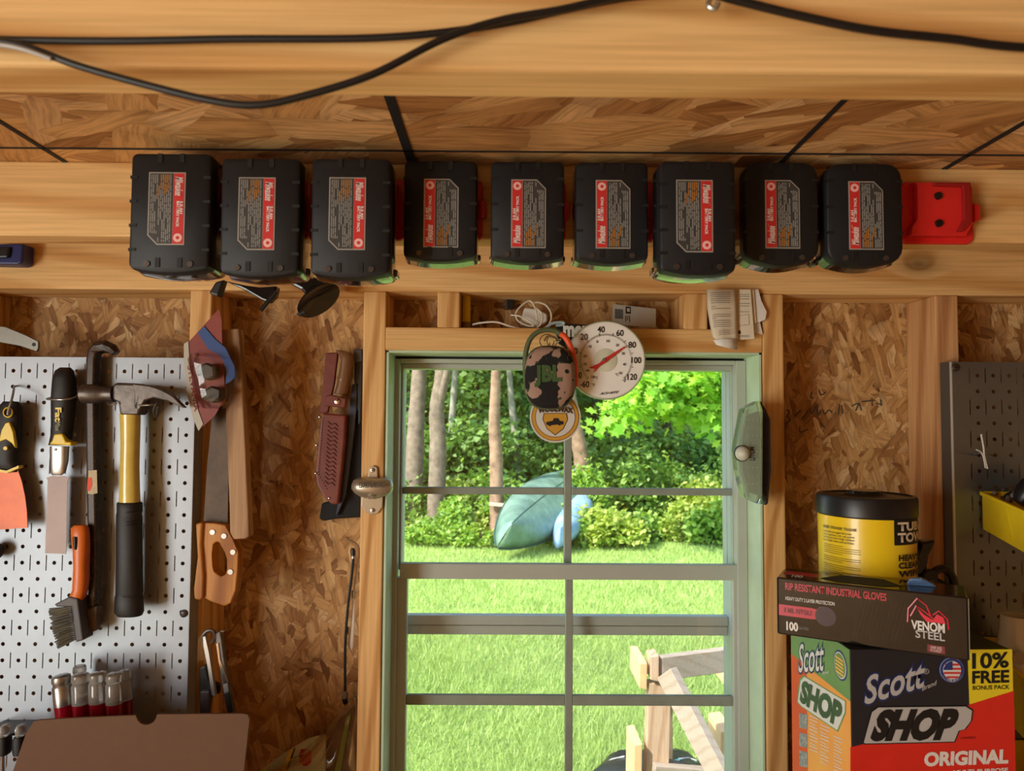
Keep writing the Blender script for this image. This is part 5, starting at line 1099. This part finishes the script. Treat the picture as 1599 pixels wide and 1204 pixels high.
# keyring and small carabiner
t = thing('carabiner', 'pale blue carabiner with split ring above the speaker', 'carabiner', W(868, 506, -.06))
mesh('link', tubepx([(853, 516), (857, 508), (866, 504), (879, 503.5), (879, 507), (868, 508.5)], -.072, .0022, 8), mat('pale_blue_metal', (176, 204, 214), .3, metal=.4), t, smooth=True)
for x, r_ in ((854, 11), (862, 8)): mesh('split_ring', tube([W(x + r_ * math.cos(a * math.pi / 10), 533 + r_ * math.sin(a * math.pi / 10), -.070 - .002 * (x % 2)) for a in range(20)], .0009, 6, True), CHROME, t, smooth=True)
mesh('jump_ring', tubepx([(850, 533), (855, 526), (864, 528), (870, 532), (876, 530)], -.074, .0018, 8), CHROME, t, smooth=True)
# lettered sign behind
t = thing('letter_sign', 'black outlined white lettered sign fixed on the header behind the speaker', 'sign', W(890, 540, -.006))
mesh('sign_board', prpx([(866, 511), (884, 505), (916, 507), (916, 526), (905, 530), (905, 546), (886, 546), (872, 536)], -.008, -.0005), BLK, t, bevel=.001)
tpx('mer', [(880.5, 525), (918, 525), (880.5, 510)], -.0086, WPRINT, t, bold=.05)
# round scent card
t = thing('scent_card', 'round white card with gold ring and shield on the window sash', 'scent card', W(867, 690, -.055)); yR = -.052; c = W(867, 651.5, yR); r0 = pxr(867, 651, 39.8, yR)
GOLD = mat('gold_print', (200, 150, 50), .5); DBR = mat('dark_brown_print', (70, 44, 20), .6)
def dsk(nm, f, y, m): mesh(nm, lathe([(r0 * f, y), (r0 * f, y + .0006)], c, 'Y', 56), m, t)
mesh('card', lathe([(r0, .0022), (r0, 0)], c, 'Y', 56), mat('card_white', (206, 204, 198), .6), t)
dsk('ring_edge', .93, -.0006, DBR); dsk('gold_ring', .91, -.0010, GOLD); dsk('ring_edge', .785, -.0014, DBR); dsk('white_field', .765, -.0018, MATS['card_white'])
shd = [(849, 645), (885, 645), (887, 655), (880, 670), (867, 680), (854, 670), (847, 655)]
mesh('shield_edge', prpx(shd, yR - .0022, yR - .0018), DBR, t); mesh('shield', prpx([(867 + (x - 867) * .93, 657 + (y - 657) * .93) for x, y in shd], yR - .0026, yR - .0022), GOLD, t)
mesh('truck_print', prpx([(853, 659), (863, 657), (865, 653), (872, 653), (874, 657), (880, 658), (880, 663), (876, 663), (874, 665), (871, 663), (861, 664), (859, 666), (856, 664), (853, 663)], yR - .0030, yR - .0026), BPRINT, t)
text('WOOLWAX', lambda u, v, c=c, r0=r0: c + Vector((r0 * (-.66 + 1.32 * u), -.0032, r0 * (.16 + .19 * v + .06 * (1 - (2 * u - 1) ** 2)))), DBR, t, bold=.06)
mesh('hang_string', tubepx([(866, 613, yR), (862, 560, -.055), (858, 535, -.06)], yR, .0006, 5), DBR, t, smooth=True)
# ================================================================== right side: bench, boxes, tub, pegboard
bt = thing('workbench', 'long wooden workbench top along the window wall below view', 'workbench', (0, -.2, 0))
mesh('bench_top', box(XL + .002, XR - .002, -.46, -.001, .942, .98), WX, bt, bevel=.003)
for x in (-1.9, -.4, .4, 1.9): mesh('leg', box(x - .045, x + .045, -.44, -.40, 0, .942), WZ, bt, bevel=.003)
# ---- towel carton
yS_ = -.28; cA = W(1327, 1014, yS_); cB = W(1581, 1013, yS_); zt_ = cA.z; bx0, bx1, by1 = cA.x, cB.x, -.095; zb_ = .9802
t = thing('towel_box', 'printed shop towel carton in black, red, green and yellow', 'box', (bx0, yS_, zb_))
CB = mat('black_box_print', (34, 36, 42), .4, var=.05); CRD = mat('red_box_print', (206, 42, 30), .42, var=.06); CY = mat('yellow_box_print', (222, 204, 40), .42); CG = mat('green_box_print', (104, 142, 84), .42, var=.06); CO = mat('orange_box_print', (232, 132, 56), .42, c2=(238, 168, 82), scale=7); CDR = mat('dark_red_print', (214, 66, 36), .42)
t = mesh('carton', box(bx0, bx1, yS_, by1, zb_, zt_), CB, t, bevel=.0012)
def fp(nm, pts, m, lift=.0004): return mesh(nm, prpx(pts, yS_ - lift, yS_ - lift + .0003), m, t)
fp('red_panel', [(1328, 1167), (1400, 1150), (1520, 1098), (1583, 1078), (1589, 1330), (1328, 1330)], CRD)
fp('yellow_panel', [(1511, 1014.5), (1580.5, 1014), (1582, 1079), (1514, 1100)], CY, .0006)
TG_ = mat('grey_metallic_print', (176, 176, 174), .4); NAVY = mat('navy_print', (30, 48, 96), .5)
def ft(s, q, m, lift=.0012, **kw): tpx(s, q, yS_ - lift, m, t, **kw)
ft('10%', [(1519, 1044), (1574, 1042), (1519, 1021)], BPRINT, bold=.03); ft('FREE', [(1519, 1067), (1575, 1065), (1519, 1049)], BPRINT, bold=.035); ft('BONUS PACK', [(1519, 1077.5), (1576, 1076), (1519, 1071)], BPRINT, bold=.015)
ft('Scott', [(1351, 1100), (1444, 1072), (1350, 1058)], NAVY, .0008, bold=.07, shear=.2); ft('Scott', [(1351, 1100), (1444, 1072), (1350, 1058)], TG_, .0014, bold=.02, shear=.2)
ft('R', [(1445, 1051), (1448, 1050.5), (1445, 1046)], TG_); mesh('registered_ring', tube([W(1446.5 + 4 * math.cos(a * .628), 1048.5 + 4 * math.sin(a * .628), yS_ - .001) for a in range(10)], .0003, 4, True), TG_, t)
ft('Brand', [(1440, 1079), (1463, 1069), (1439.5, 1072)], TG_, bold=.01, shear=.2)
# SHOP plate
def plate(pts, m, lift, nm='shop_plate'): mesh(nm, prpx(pts, yS_ - lift, yS_ - lift + .0003), m, t)
shop = [(1349, 1160), (1362, 1112), (1372, 1105), (1508, 1103.5), (1518, 1110), (1516, 1126), (1506, 1139), (1497, 1141), (1490, 1158), (1352, 1161)]
plate([(1433 + (x - 1433) * 1.025, 1133 + (y - 1133) * 1.06) for x, y in shop], BPRINT, .0009); plate(shop, TG_, .0012)
ft('SHOP', [(1362, 1154), (1485, 1152), (1373, 1112)], BPRINT, .0017, bold=.07, shear=.12)
ft('TOWELS', [(1500, 1155), (1523, 1153.5), (1500, 1151.5)], mat('dark_maroon_print', (110, 26, 22), .5), bold=.01)
WO = mat('pale_grey_print', (216, 212, 206), .5)
ft('ORIGINAL', [(1444, 1196), (1573, 1191), (1445, 1176)], WO, bold=.05); ft('MULTI-PURPOSE', [(1489, 1209), (1574, 1205), (1489, 1203)], WO, bold=.03)
# flag roundel
ce = W(1486, 1046, yS_ - .0008); rf = pxr(1486, 1046, 20, yS_); FR_, FB = mat('flag_red', (196, 60, 54), .5), mat('flag_blue', (36, 58, 120), .5)
def rdisc(nm, f, y, m, par=t, cc=None): mesh(nm, lathe([(rf * f, -y), (rf * f, -y + .0003)], cc or ce, 'Y', 40), m, par)
rdisc('roundel', 1, .0002, FB); rdisc('roundel_ring', .93, .0005, TG_); rdisc('roundel_ring', .90, .0008, FB); rdisc('roundel_field', .70, .0011, WO)
for i in range(4):
    z0 = rf * (.5 - i * .32); hw = math.sqrt(max(.01, .69 ** 2 - (z0 / rf - .08) ** 2)) * rf
    mesh('flag_stripe', box(ce.x - hw, ce.x + hw, ce.y - .0015, ce.y - .0011, z0 + ce.z - rf * .15, z0 + ce.z), FR_, t)
mesh('flag_canton', extr([(ce.x + rf * x, ce.y - .0018, ce.z + rf * z) for x, z in ((-.68, .02), (0, .02), (0, .69), (-.25, .64), (-.5, .46), (-.64, .22))], (0, .0003, 0)), FB, t)
text('FOR OVER 100 YEARS', lambda u, v: ce + Vector(((rf * (.72 + .15 * v)) * math.cos(R(215 + 110 * u)), -.0012, (rf * (.87 - .15 * v)) * math.sin(R(215 + 110 * u)))), WO, t, bold=.02)
# left face of the carton: p(u, v) u=0 back .. 1 front, v=0 at the photo's height 1204 .. 1 at the top
zl_ = W(1327, 1204, yS_).z
def SF(u, v, lift=.0004): return Vector((bx0 - lift, by1 + (yS_ - by1) * u, zl_ + (zt_ - zl_) * v))
def sp(nm, pts, m, lift=.0005): mesh(nm, extr([SF(u, v, lift) for u, v in pts], (.0003, 0, 0)), m, t)
sp('green_panel', [(0, .56), (1, .57), (1, .995), (0, .995)], CG); sp('orange_panel', [(.3, -.6), (1, -.6), (1, .57), (.3, .562)], CO); sp('red_panel', [(0, -.6), (.3, -.6), (.3, .562), (0, .56)], CDR)
def st(s, u0, u1, v0, v1, m, lift=.0012, tilt=0, **kw): text(s, para(SF(u0, v0, lift), SF(u1, v0 + tilt, lift), SF(u0, v1, lift)), m, t, **kw)
def SP(px, py, lift=.0008):
    dd = (CR @ Vector(((px - 799.5) / F, -(py - 602) / F, -1))); return CAM + dd * ((bx0 - lift - CAM.x) / dd.x)
def sq(nm, pts, m, lift): mesh(nm, extr([SP(x, y, lift) for x, y in pts], (.0003, 0, 0)), m, t)
def sx(s, q, m, lift=.0014, **kw): text(s, para(*[SP(x, y, lift) for x, y in q]), m, t, **kw)
sx('Scott', [(1247, 1050), (1286, 1047), (1247, 1007)], NAVY, .0010, bold=.06, shear=.15); sx('Scott', [(1247, 1050), (1286, 1047), (1247, 1007)], WO, .0015, bold=.01, shear=.15)
sx('Brand', [(1284, 1053), (1293.5, 1052), (1284, 1048)], WO)
DGP = mat('dark_green_print', (52, 78, 52), .5)
shp = [(1245.5, 1096), (1250, 1063), (1256, 1057), (1319, 1095), (1318.5, 1113), (1307, 1140), (1252, 1103)]
sq('shop_plate', [(1282 + (x - 1282) * 1.05, 1098 + (y - 1098) * 1.07) for x, y in shp], CG, .0009); sq('shop_plate', shp, WO, .0012)
sx('SHOP', [(1249.5, 1094), (1309, 1134), (1254, 1064)], DGP, .0017, bold=.06)
cr_ = SP(1312, 1039); 
for nm, f_, m_2, lf in (('roundel', 1, FB, .0009), ('roundel_ring', .88, WO, .0012), ('roundel_field', .8, CG, .0015)): mesh(nm, lathe([(.0185 * f_, -lf), (.0185 * f_, -lf + .0003)], (bx0, cr_.y, cr_.z), 'X', 32), m_2, t)
for i in range(5): mesh('flag_stripe', box(bx0 - .0021, bx0 - .0016, cr_.y - .0105, cr_.y + .0105, cr_.z + .007 - i * .0045, cr_.z + .0095 - i * .0045), mat('amber_print', (230, 184, 90), .5), t)
for y0_, y1_ in ((1113, 1138), (1144, 1167), (1172, 1198)): sq('photo_print', [(1248, y0_), (1260.5, y0_ + 3), (1260.5, y1_ + 1), (1248, y1_ - 2)], mat('photo_print', (70, 70, 74), .5, c2=(190, 190, 190), scale=260), .0010)
lines = []
for x0_, y0_, n_ in ((1264, 1117, 11), (1281, 1131, 12), (1302, 1149, 12)):
    for i in range(n_):
        y = y0_ + i * 5.2; w2 = 13 - 4 * (i % 3 == 2); lines.append(extr([SP(a_, b_, .0011) for a_, b_ in ((x0_, y), (x0_ + w2, y + 5.5), (x0_ + w2, y + 6.8), (x0_, y + 1.3))], (.0002, 0, 0)))
mesh('fine_print', join(*lines), WO, t)['kind'] = 'stuff'
# ---- glove box lying askew on the carton
zg_ = zt_ + .0004
gl = W(1214, 990, 0); d = (gl - CAM); d = d * ((zg_ - CZ) / d.z); G0 = CAM + d
gr = W(1514, 1033, 0); d = (gr - CAM); d = d * ((zg_ - CZ) / d.z); G1 = CAM + d
gu = (G1 - G0).normalized(); gn = Vector((-gu.y, gu.x, 0)); GL_ = (G1 - G0).length; GH = .0745; GD = .070
t = thing('glove_box', 'black and red disposable glove box lying askew on the towel carton', 'box', G0)
GBK = mat('gloss_black_carton', (20, 19, 21), .13, var=.2, scale=5, coat=.3)
def GP(u, v, lift=0.): return G0 + gu * (GL_ * u) + Vector((0, 0, GH * v)) - gn * lift
t = mesh('carton', extr([GP(0, 0), GP(1, 0), GP(1, 1), GP(0, 1)], gn * GD), GBK, t, bevel=.002)
def gp(nm, pts, m, lift=.0004): mesh(nm, extr([GP(u, v, lift) for u, v in pts], gn * .0003), m, t)
def gt(s, u0, u1, v0, v1, m, lift=.0009, **kw): text(s, para(GP(u0, v0, lift), GP(u1, v0, lift), GP(u0, v1, lift)), m, t, **kw)
GR_ = mat('crimson_print', (186, 38, 58), .35)
gt('RIP RESISTANT INDUSTRIAL GLOVES', .05, .60, .80, .92, GR_, bold=.025); gt('HEAVY DUTY 2 LAYER PROTECTION', .05, .325, .62, .68, WO, bold=.015)
gp('red_band', [(.01, .34), (.20, .34), (.26, .36), (.26, .50), (.20, .53), (.01, .53)], GR_); gt('8 MIL NITRILE', .04, .20, .40, .48, mat('dark_crimson', (110, 16, 30), .4), .001, bold=.02)
mesh('finger_dot', extr([GP(.275, .42, .0010) + gu * (.0125 * math.cos(a * math.pi / 14)) + Vector((0, 0, .0125 * math.sin(a * math.pi / 14))) for a in range(28)], gn * .0008), mat('dark_glove_print', (54, 46, 66), .2, coat=.6), t)
gt('100', .055, .118, .10, .24, WO, bold=.04); gt('GLOVES', .125, .18, .14, .19, mat('dim_print', (120, 118, 116), .5))
def stripes():
    return [extr([GP(u, v, .0005) for u, v in ((.42 + i * .022, .15), (.421 + i * .022, .15), (.481 + i * .022, .85), (.48 + i * .022, .85))], gn * .0002) for i in range(12)]
mesh('brushed_streak', join(*stripes()), mat('dim_brown_streak', (52, 36, 34), .3), t)['kind'] = 'stuff'
# spider-like angular emblem
EM = mat('red_emblem', (214, 40, 66), .3)
def gline(pts, r=.0009): mesh('emblem_line', tube([GP(u, v, .001) for u, v in pts], r, 5), EM, t)
gline([(.705, .50), (.71, .72), (.755, .90), (.80, .80), (.82, .64)]); gline([(.72, .60), (.75, .78), (.79, .70), (.835, .60)]); gline([(.83, .66), (.86, .74), (.90, .62), (.905, .46)])
gp('emblem_body', [(.755, .74), (.79, .64), (.83, .58), (.85, .68), (.88, .64), (.89, .54), (.80, .54), (.77, .64)], EM, .0006)
gt('VENOM', .725, .885, .40, .54, WO, .0016, bold=.03); gt('STEEL', .745, .885, .27, .39, TG_, .0016, bold=.02)
gp('size_badge', [(.80, .06), (.885, .06), (.885, .18), (.80, .18)], mat('maroon_badge', (120, 24, 32), .4)); gt('ONE SIZE', .815, .870, .125, .165, WO, .001); gt('FITS MOST', .815, .870, .075, .115, WO, .001)
def GT(u, w, z=0.): return G0 + gu * (GL_ * u) + gn * (GD * w) + Vector((0, 0, GH + z))
mesh('top_band', extr([GT(.02, .35, .0002), GT(.22, .35, .0002), GT(.22, .65, .0002), GT(.02, .65, .0002)], (0, 0, .0003)), GR_, t); text('100', para(GT(.08, .1, .0008), GT(.14, .1, .0008), GT(.08, .34, .0008)), WO, t, bold=.04)
mesh('opening_film', extr([GT(.24, .3, .0002), GT(.34, .12, .0002), (GT(.58, .12, .0002)), GT(.68, .35, .0002), GT(.58, .8, .0002), GT(.34, .8, .0002)], (0, 0, .0003)), mat('matte_black_opening', (12, 12, 12), .8), t)
for u in (-.002, 1.0): mesh('end_flap', extr([GP(u, .02, .0006), GP(u + .003, .02, .0006), GP(u + .003, .98, .0006), GP(u, .98, .0006)], gn * GD), mat('raw_card_edge', (150, 138, 116), .7), t)
mesh('glove_tip', extr([GT(.70, .55, -.001), GT(.72, .35, .010), GT(.78, .45, .011), GT(.84, .5, .004), GT(.86, .6, -.001)], gn * .012), mat('blue_nitrile', (110, 148, 200), .45), t, bevel=.003)
# ---- wipes tub
yT = -.152; cT = W(1352, 800, yT); rT = pxr(1352, 800, 70, yT); ztop = W(1352, 772, yT).z
t = thing('wipes_tub', 'yellow cleaning wipes tub with black lid standing behind the glove box', 'tub', (cT.x, yT, zt_))
h_ = ztop - zt_
mesh('body', lathe([(rT * .95, 0), (rT * .96, .002), (rT * .985, h_ * .8), (rT * .985, h_ - .02)], (cT.x, yT, zt_ + .0003), 'Z', 56), WHITE, t, smooth=True)
zl1 = W(1352, 803, yT - rT).z
tub_ = t; t = mesh('label', lathe([(rT * .964 + .0006, .012), (rT * .987 + .0006, zl1 - zt_)], (cT.x, yT, zt_), 'Z', 72), mat('yellow_label', (236, 200, 28), .3, coat=.2), t, smooth=True)
mesh('lid', lathe([(rT * 1.0, h_ - .028), (rT * 1.03, h_ - .026), (rT * 1.03, h_ - .004), (rT * 1.0, h_), (rT * .93, h_ + .0005), (rT * .90, h_ - .002), (rT * .45, h_ - .001), (rT * .40, h_ + .002), (rT * .1, h_ + .002), (rT * .01, h_ + .002)], (cT.x, yT, zt_), 'Z', 56), BLK, tub_, smooth=True)
mesh('flip_cap', lathe([(rT * .36, h_ + .001), (rT * .34, h_ + .006), (rT * .1, h_ + .0065), (rT * .01, h_ + .0065)], (cT.x, yT, zt_), 'Z', 32), BLKG, tub_, smooth=True)
TA = math.atan2(CAM.y - yT, CAM.x - cT.x)
def TP(px, py, lift=.0014):
    """point on the tub's side met by the sight line of a photo pixel"""
    dd = (CR @ Vector(((px - 799.5) / F, -(py - 602) / F, -1))); rr_ = rT * .987 + lift
    ox, oy = CAM.x - cT.x, CAM.y - yT; a = dd.x ** 2 + dd.y ** 2; b = 2 * (ox * dd.x + oy * dd.y); c_ = ox * ox + oy * oy - rr_ ** 2
    ds_ = b * b - 4 * a * c_
    if ds_ < 0: s_ = -b / (2 * a)
    else: s_ = (-b - math.sqrt(ds_)) / (2 * a)
    return CAM + dd * s_
def tang(px, py): p = TP(px, py); return math.atan2(p.y - yT, p.x - cT.x), p.z
def TC(a0, a1, z0, z1, lift): return lambda u, v: Vector((cT.x + (rT * .987 + lift) * math.cos(a0 + (a1 - a0) * u), yT + (rT * .987 + lift) * math.sin(a0 + (a1 - a0) * u), z0 + (z1 - z0) * v))
a0, z0 = tang(1397, 852); _, z1 = tang(1397, 804)
fn = TC(a0, a0 + 1.5, z0, z1, .0009); n = 14; V = [fn(i / n, 0) for i in range(n + 1)] + [fn(i / n, 1) for i in range(n + 1)]
mesh('label_block', (V, [(i, i + 1, n + 2 + i, n + 1 + i) for i in range(n)]), BPRINT, t, smooth=True)
IV = mat('ivory_print', (226, 216, 190), .5)
def tt(s, px, y0, y1, span, m, **kw): a, zb__ = tang(px, y0); text(s, TC(a, a + span, zb__, tang(px, y1)[1], .0026), m, t, **kw)
tt("TUB O'", 1402, 829, 816, 1.05, IV, bold=.045); tt('TOWELS', 1402, 846.5, 833, 1.2, IV, bold=.045)
tt('HEAVY-DUTY', 1403, 876, 867, 1.2, BPRINT, bold=.04); tt('CLEANING', 1403, 888, 879, 1.0, BPRINT, bold=.04); tt('WIPES', 1403, 901, 892, .75, BPRINT, bold=.04)
tt('BIGGER  STRONGER  TOUGHER', 1287, 823, 819, .78, BPRINT, bold=.02)
for i, s in enumerate(('Industrial strength formula', 'cleans grease, ink, oil, paint', 'caulking and other tough residues', 'from hands, tools and surfaces.')): tt(s, 1287, 830 + i * 4.4, 826.4 + i * 4.4, .74 - .06 * (i == 0), BPRINT, bold=.01)
ln = []
for i in range(17):
    if i in (5, 9): continue
    a, z = tang(1287, 848 + i * 3.0); f2_ = TC(a, a + (.86 if i % 4 else .5), z, z + .001, .0012)
    ln.append(tube([f2_(q / 10, 0) for q in range(11)], .00035, 4))
mesh('fine_print', join(*ln), mat('brown_ink', (110, 90, 24), .6), t)['kind'] = 'stuff'
# ---- black spring clamp behind the glove box
t = thing('spring_clamp', 'black plastic spring clamp lying behind the glove box near the tub', 'clamp', W(1450, 905, -.12)); yc2 = -.135
mesh('jaw', prpx([(1420, 842), (1429, 842), (1430, 870), (1428, 895), (1420, 905)], yc2, yc2 + .018), BLK, t, bevel=.003)
mesh('lever', prpx([(1443, 846), (1461, 843), (1461, 848), (1452, 866), (1449, 885), (1440, 900), (1428, 896), (1434, 872)], yc2 - .008, yc2 + .014), BLKG, t, bevel=.004)
mesh('hinge', lathe([(.010, -.012), (.012, -.010), (.012, .010), (.010, .012)], W(1446, 900, yc2), 'Y', 20), BLK, t, smooth=True)
mesh('handle', tubepx([(1448, 908), (1456, 896), (1466, 889), (1476, 889), (1484, 896), (1489, 908), (1491, 925)], yc2 - .004, [.006] * 37, 8), BLK, t, smooth=True)
mesh('pivot_pin', lathe([(.0035, -.0145), (.004, -.011)], W(1446, 906, yc2), 'Y', 12), DSTEEL, t, smooth=True)
mesh('base', prpx([(1424, 896), (1460, 900), (1490, 915), (1490, 990), (1424, 990)], yc2 + .004, yc2 + .02), BLK, t, bevel=.003)
# ---- right pegboard
YQ = -.030
V, Fc, L, Rr, T, B, quad = pegboard('p', '', 1513.5, 574, 9, 28, YQ, pxr(1550, 800, 24.9, YQ), GALV2)
xl_ = W(1486, 574, YQ).x; ztp = W(1486, 565, YQ).z
quad((xl_, YQ, T), (L, YQ, T), (L, YQ, B), (xl_, YQ, B)); quad((xl_, YQ, ztp), (Rr, YQ, ztp), (Rr, YQ, T), (xl_, YQ, T))
pb2 = thing('pegboard', 'dark brushed steel pegboard behind the yellow bins', 'pegboard', (xl_, YQ, B)); mesh('panel', (V, Fc), GALV2, pb2)
mesh('flange', box(xl_ - .0012, xl_ + .0004, YQ + .003, -.0005, B, ztp), mat('shaded_flange', (92, 88, 82), .5, metal=.4), pb2); mesh('bright_edge_bead', box(xl_ - .0022, xl_ + .0008, YQ - .0005, YQ + .003, B, ztp), mat('pale_flange', (200, 202, 198), .3, metal=.4), pb2, bevel=.0008); mesh('flange', box(xl_, Rr, YQ + .0003, -.0005, B, B + .001), GALV2, pb2); mesh('flange', box(Rr - .001, Rr, YQ + .0003, -.0005, B, ztp), GALV2, pb2); mesh('flange', box(xl_, Rr, YQ + .0003, -.0005, ztp - .001, ztp), GALV2, pb2)  # side flange shade put into a darker colour; pale strip for the bright edge
screwhead('screw', 'dark brown screw at the top corner of the dark pegboard', 1492, 574, YQ - .0005, .0065, mat('bronze_screw', (70, 56, 46), .4, metal=.4))
t = thing('wire_hook', 'steel peg hook with white cable tie on the dark pegboard', 'hook', W(1535, 710, YQ))
mesh('wire', tubepx([(1522, 711, YQ), (1524, 709, YQ - .02), (1536, 708, YQ - .04), (1548, 710, YQ - .03), (1550, 712, YQ - .01)], YQ, .0014), STEEL, t, smooth=True)
mesh('cable_tie', tubepx([(1532, 678), (1536, 700), (1537, 712), (1542, 732)], YQ - .041, .0012, 6), WHITE, t, smooth=True); mesh('cable_tie_tail', tubepx([(1524, 702), (1534, 709), (1539, 731)], YQ - .042, .0010, 6), WHITE, t, smooth=True)
# ---- yellow hanging bins
def bin_(label, x0, wdt, zt, dp, ht, drop=.020):
    t = thing('storage_bin', label, 'storage bin', (x0 + wdt / 2, YQ - .05, CZ + zt - ht), 'yellow storage bins on the dark pegboard')
    z = CZ + zt; yb = YQ - .003
    prof = [(yb, z), (yb - dp, z - drop), (yb - dp + .02, z - drop - ht), (yb, z - ht)]
    wl = .0025
    mesh('side_wall', extr([(x0, *p) for p in prof], (wl, 0, 0)), YEL, t, bevel=.0008); mesh('side_wall', extr([(x0 + wdt - wl, *p) for p in prof], (wl, 0, 0)), YEL, t, bevel=.0008)
    mesh('back_wall', box(x0 + wl, x0 + wdt - wl, yb - wl, yb, z - ht, z), YEL, t); mesh('front_wall', extr([(x0 + wl, *prof[1]), (x0 + wl, *prof[2]), (x0 + wl, prof[2][0] + wl, prof[2][1]), (x0 + wl, prof[1][0] + wl, prof[1][1])], (wdt - 2 * wl, 0, 0)), YEL, t)
    mesh('floor_panel', extr([(x0 + wl, *prof[2]), (x0 + wl, *prof[3]), (x0 + wl, prof[3][0], prof[3][1] + wl), (x0 + wl, prof[2][0], prof[2][1] + wl)], (wdt - 2 * wl, 0, 0)), YEL, t)
    mesh('rim', extr([(x0 - .004, yb, z), (x0 - .004, yb - dp - .003, z - drop), (x0 - .004, yb - dp - .003, z - drop - .006), (x0 - .004, yb, z - .006)], (.0045, 0, 0)), YEL, t, bevel=.001)
    for q in (.35, .62): mesh('rib', extr([(x0 - .0012, yb - dp * q, z - drop * q - .012), (x0 - .0012, yb - dp * q - .003, z - drop * q - .012), (x0 - .0012, yb - dp * (q + .1), z - ht + .004 - drop * q), (x0 - .0012, yb - dp * (q + .1) + .003, z - ht + .004 - drop * q)], (.0015, 0, 0)), YEL, t)
    return t
bw = W(1531, 762, YQ).x
bin_('yellow bin holding black tools on the dark pegboard', bw, .14, -(762 - 654) / F * (D + YQ), .155, .060, .030)
zb1 = CZ - (762 - 654) / F * (D + YQ)
t = thing('socket_set', 'tangle of black and steel tool bits in the yellow bin', 'tool bits', (bw + .06, -.1, zb1 - .03)); rr = random.Random(8)
for i in range(10):
    x, y = bw + rr.uniform(.012, .05), rr.uniform(-.075, -.045); z = zb1 + rr.uniform(-.012, .006)
    mesh('bit', tube([(x, y, z), (x + rr.uniform(-.008, .02), y + rr.uniform(-.012, .006), z + rr.uniform(-.006, .009))], rr.uniform(.0025, .004), 7), (DSTEEL, BLK, STEEL)[i % 3], t, smooth=True)
t = thing('angle_grinder', 'black power tool body lying in the yellow bin', 'power tool', (bw + .08, -.12, zb1 - .03))
mesh('body', tube(smoothpts([(bw + .022, -.085, zb1 - .012), (bw + .045, -.09, zb1 + .010), (bw + .085, -.10, zb1 + .014), (bw + .125, -.11, zb1 - .006)], 6), [.010 + .014 * math.sin(math.pi * i / 18) for i in range(19)], 14), BLK, t, smooth=True)
mesh('handle', tube(smoothpts([(bw + .020, -.075, zb1 - .004), (bw + .045, -.105, zb1 + .030), (bw + .09, -.12, zb1 + .036), (bw + .12, -.13, zb1 + .02)], 6), .0055, 10), mat('grey_grip', (96, 96, 96), .35), t, smooth=True)
b2z = -(985 - 654) / F * (D + YQ)
bin_('yellow bin behind the towel carton holding the white fitting', W(1522, 985, YQ).x, .16, b2z, .12, .085, .028); bin_('lowest yellow bin beside the towel carton', W(1530, 1140, YQ).x, .16, -(1140 - 654) / F * (D + YQ), .12, .085, .028)
t = thing('pipe_fitting', 'white plastic pipe fitting standing in the yellow bin', 'pipe fitting', W(1590, 1060, -.1)); c = W(1592, 1040, -.09)
mesh('sleeve', lathe([(.030, -.05), (.032, 0), (.031, .01), (.024, .055), (.023, .075), (.020, .075), (.021, .01)], c, 'Z', 32), WHITE, t, smooth=True)
mesh('stamp', lathe([(.010, -.001), (.010, .001)], W(1592, 1028, -.09 - .0325), 'Y', 20), mat('grey_stamp', (168, 160, 148), .5), t)
flush_texts()
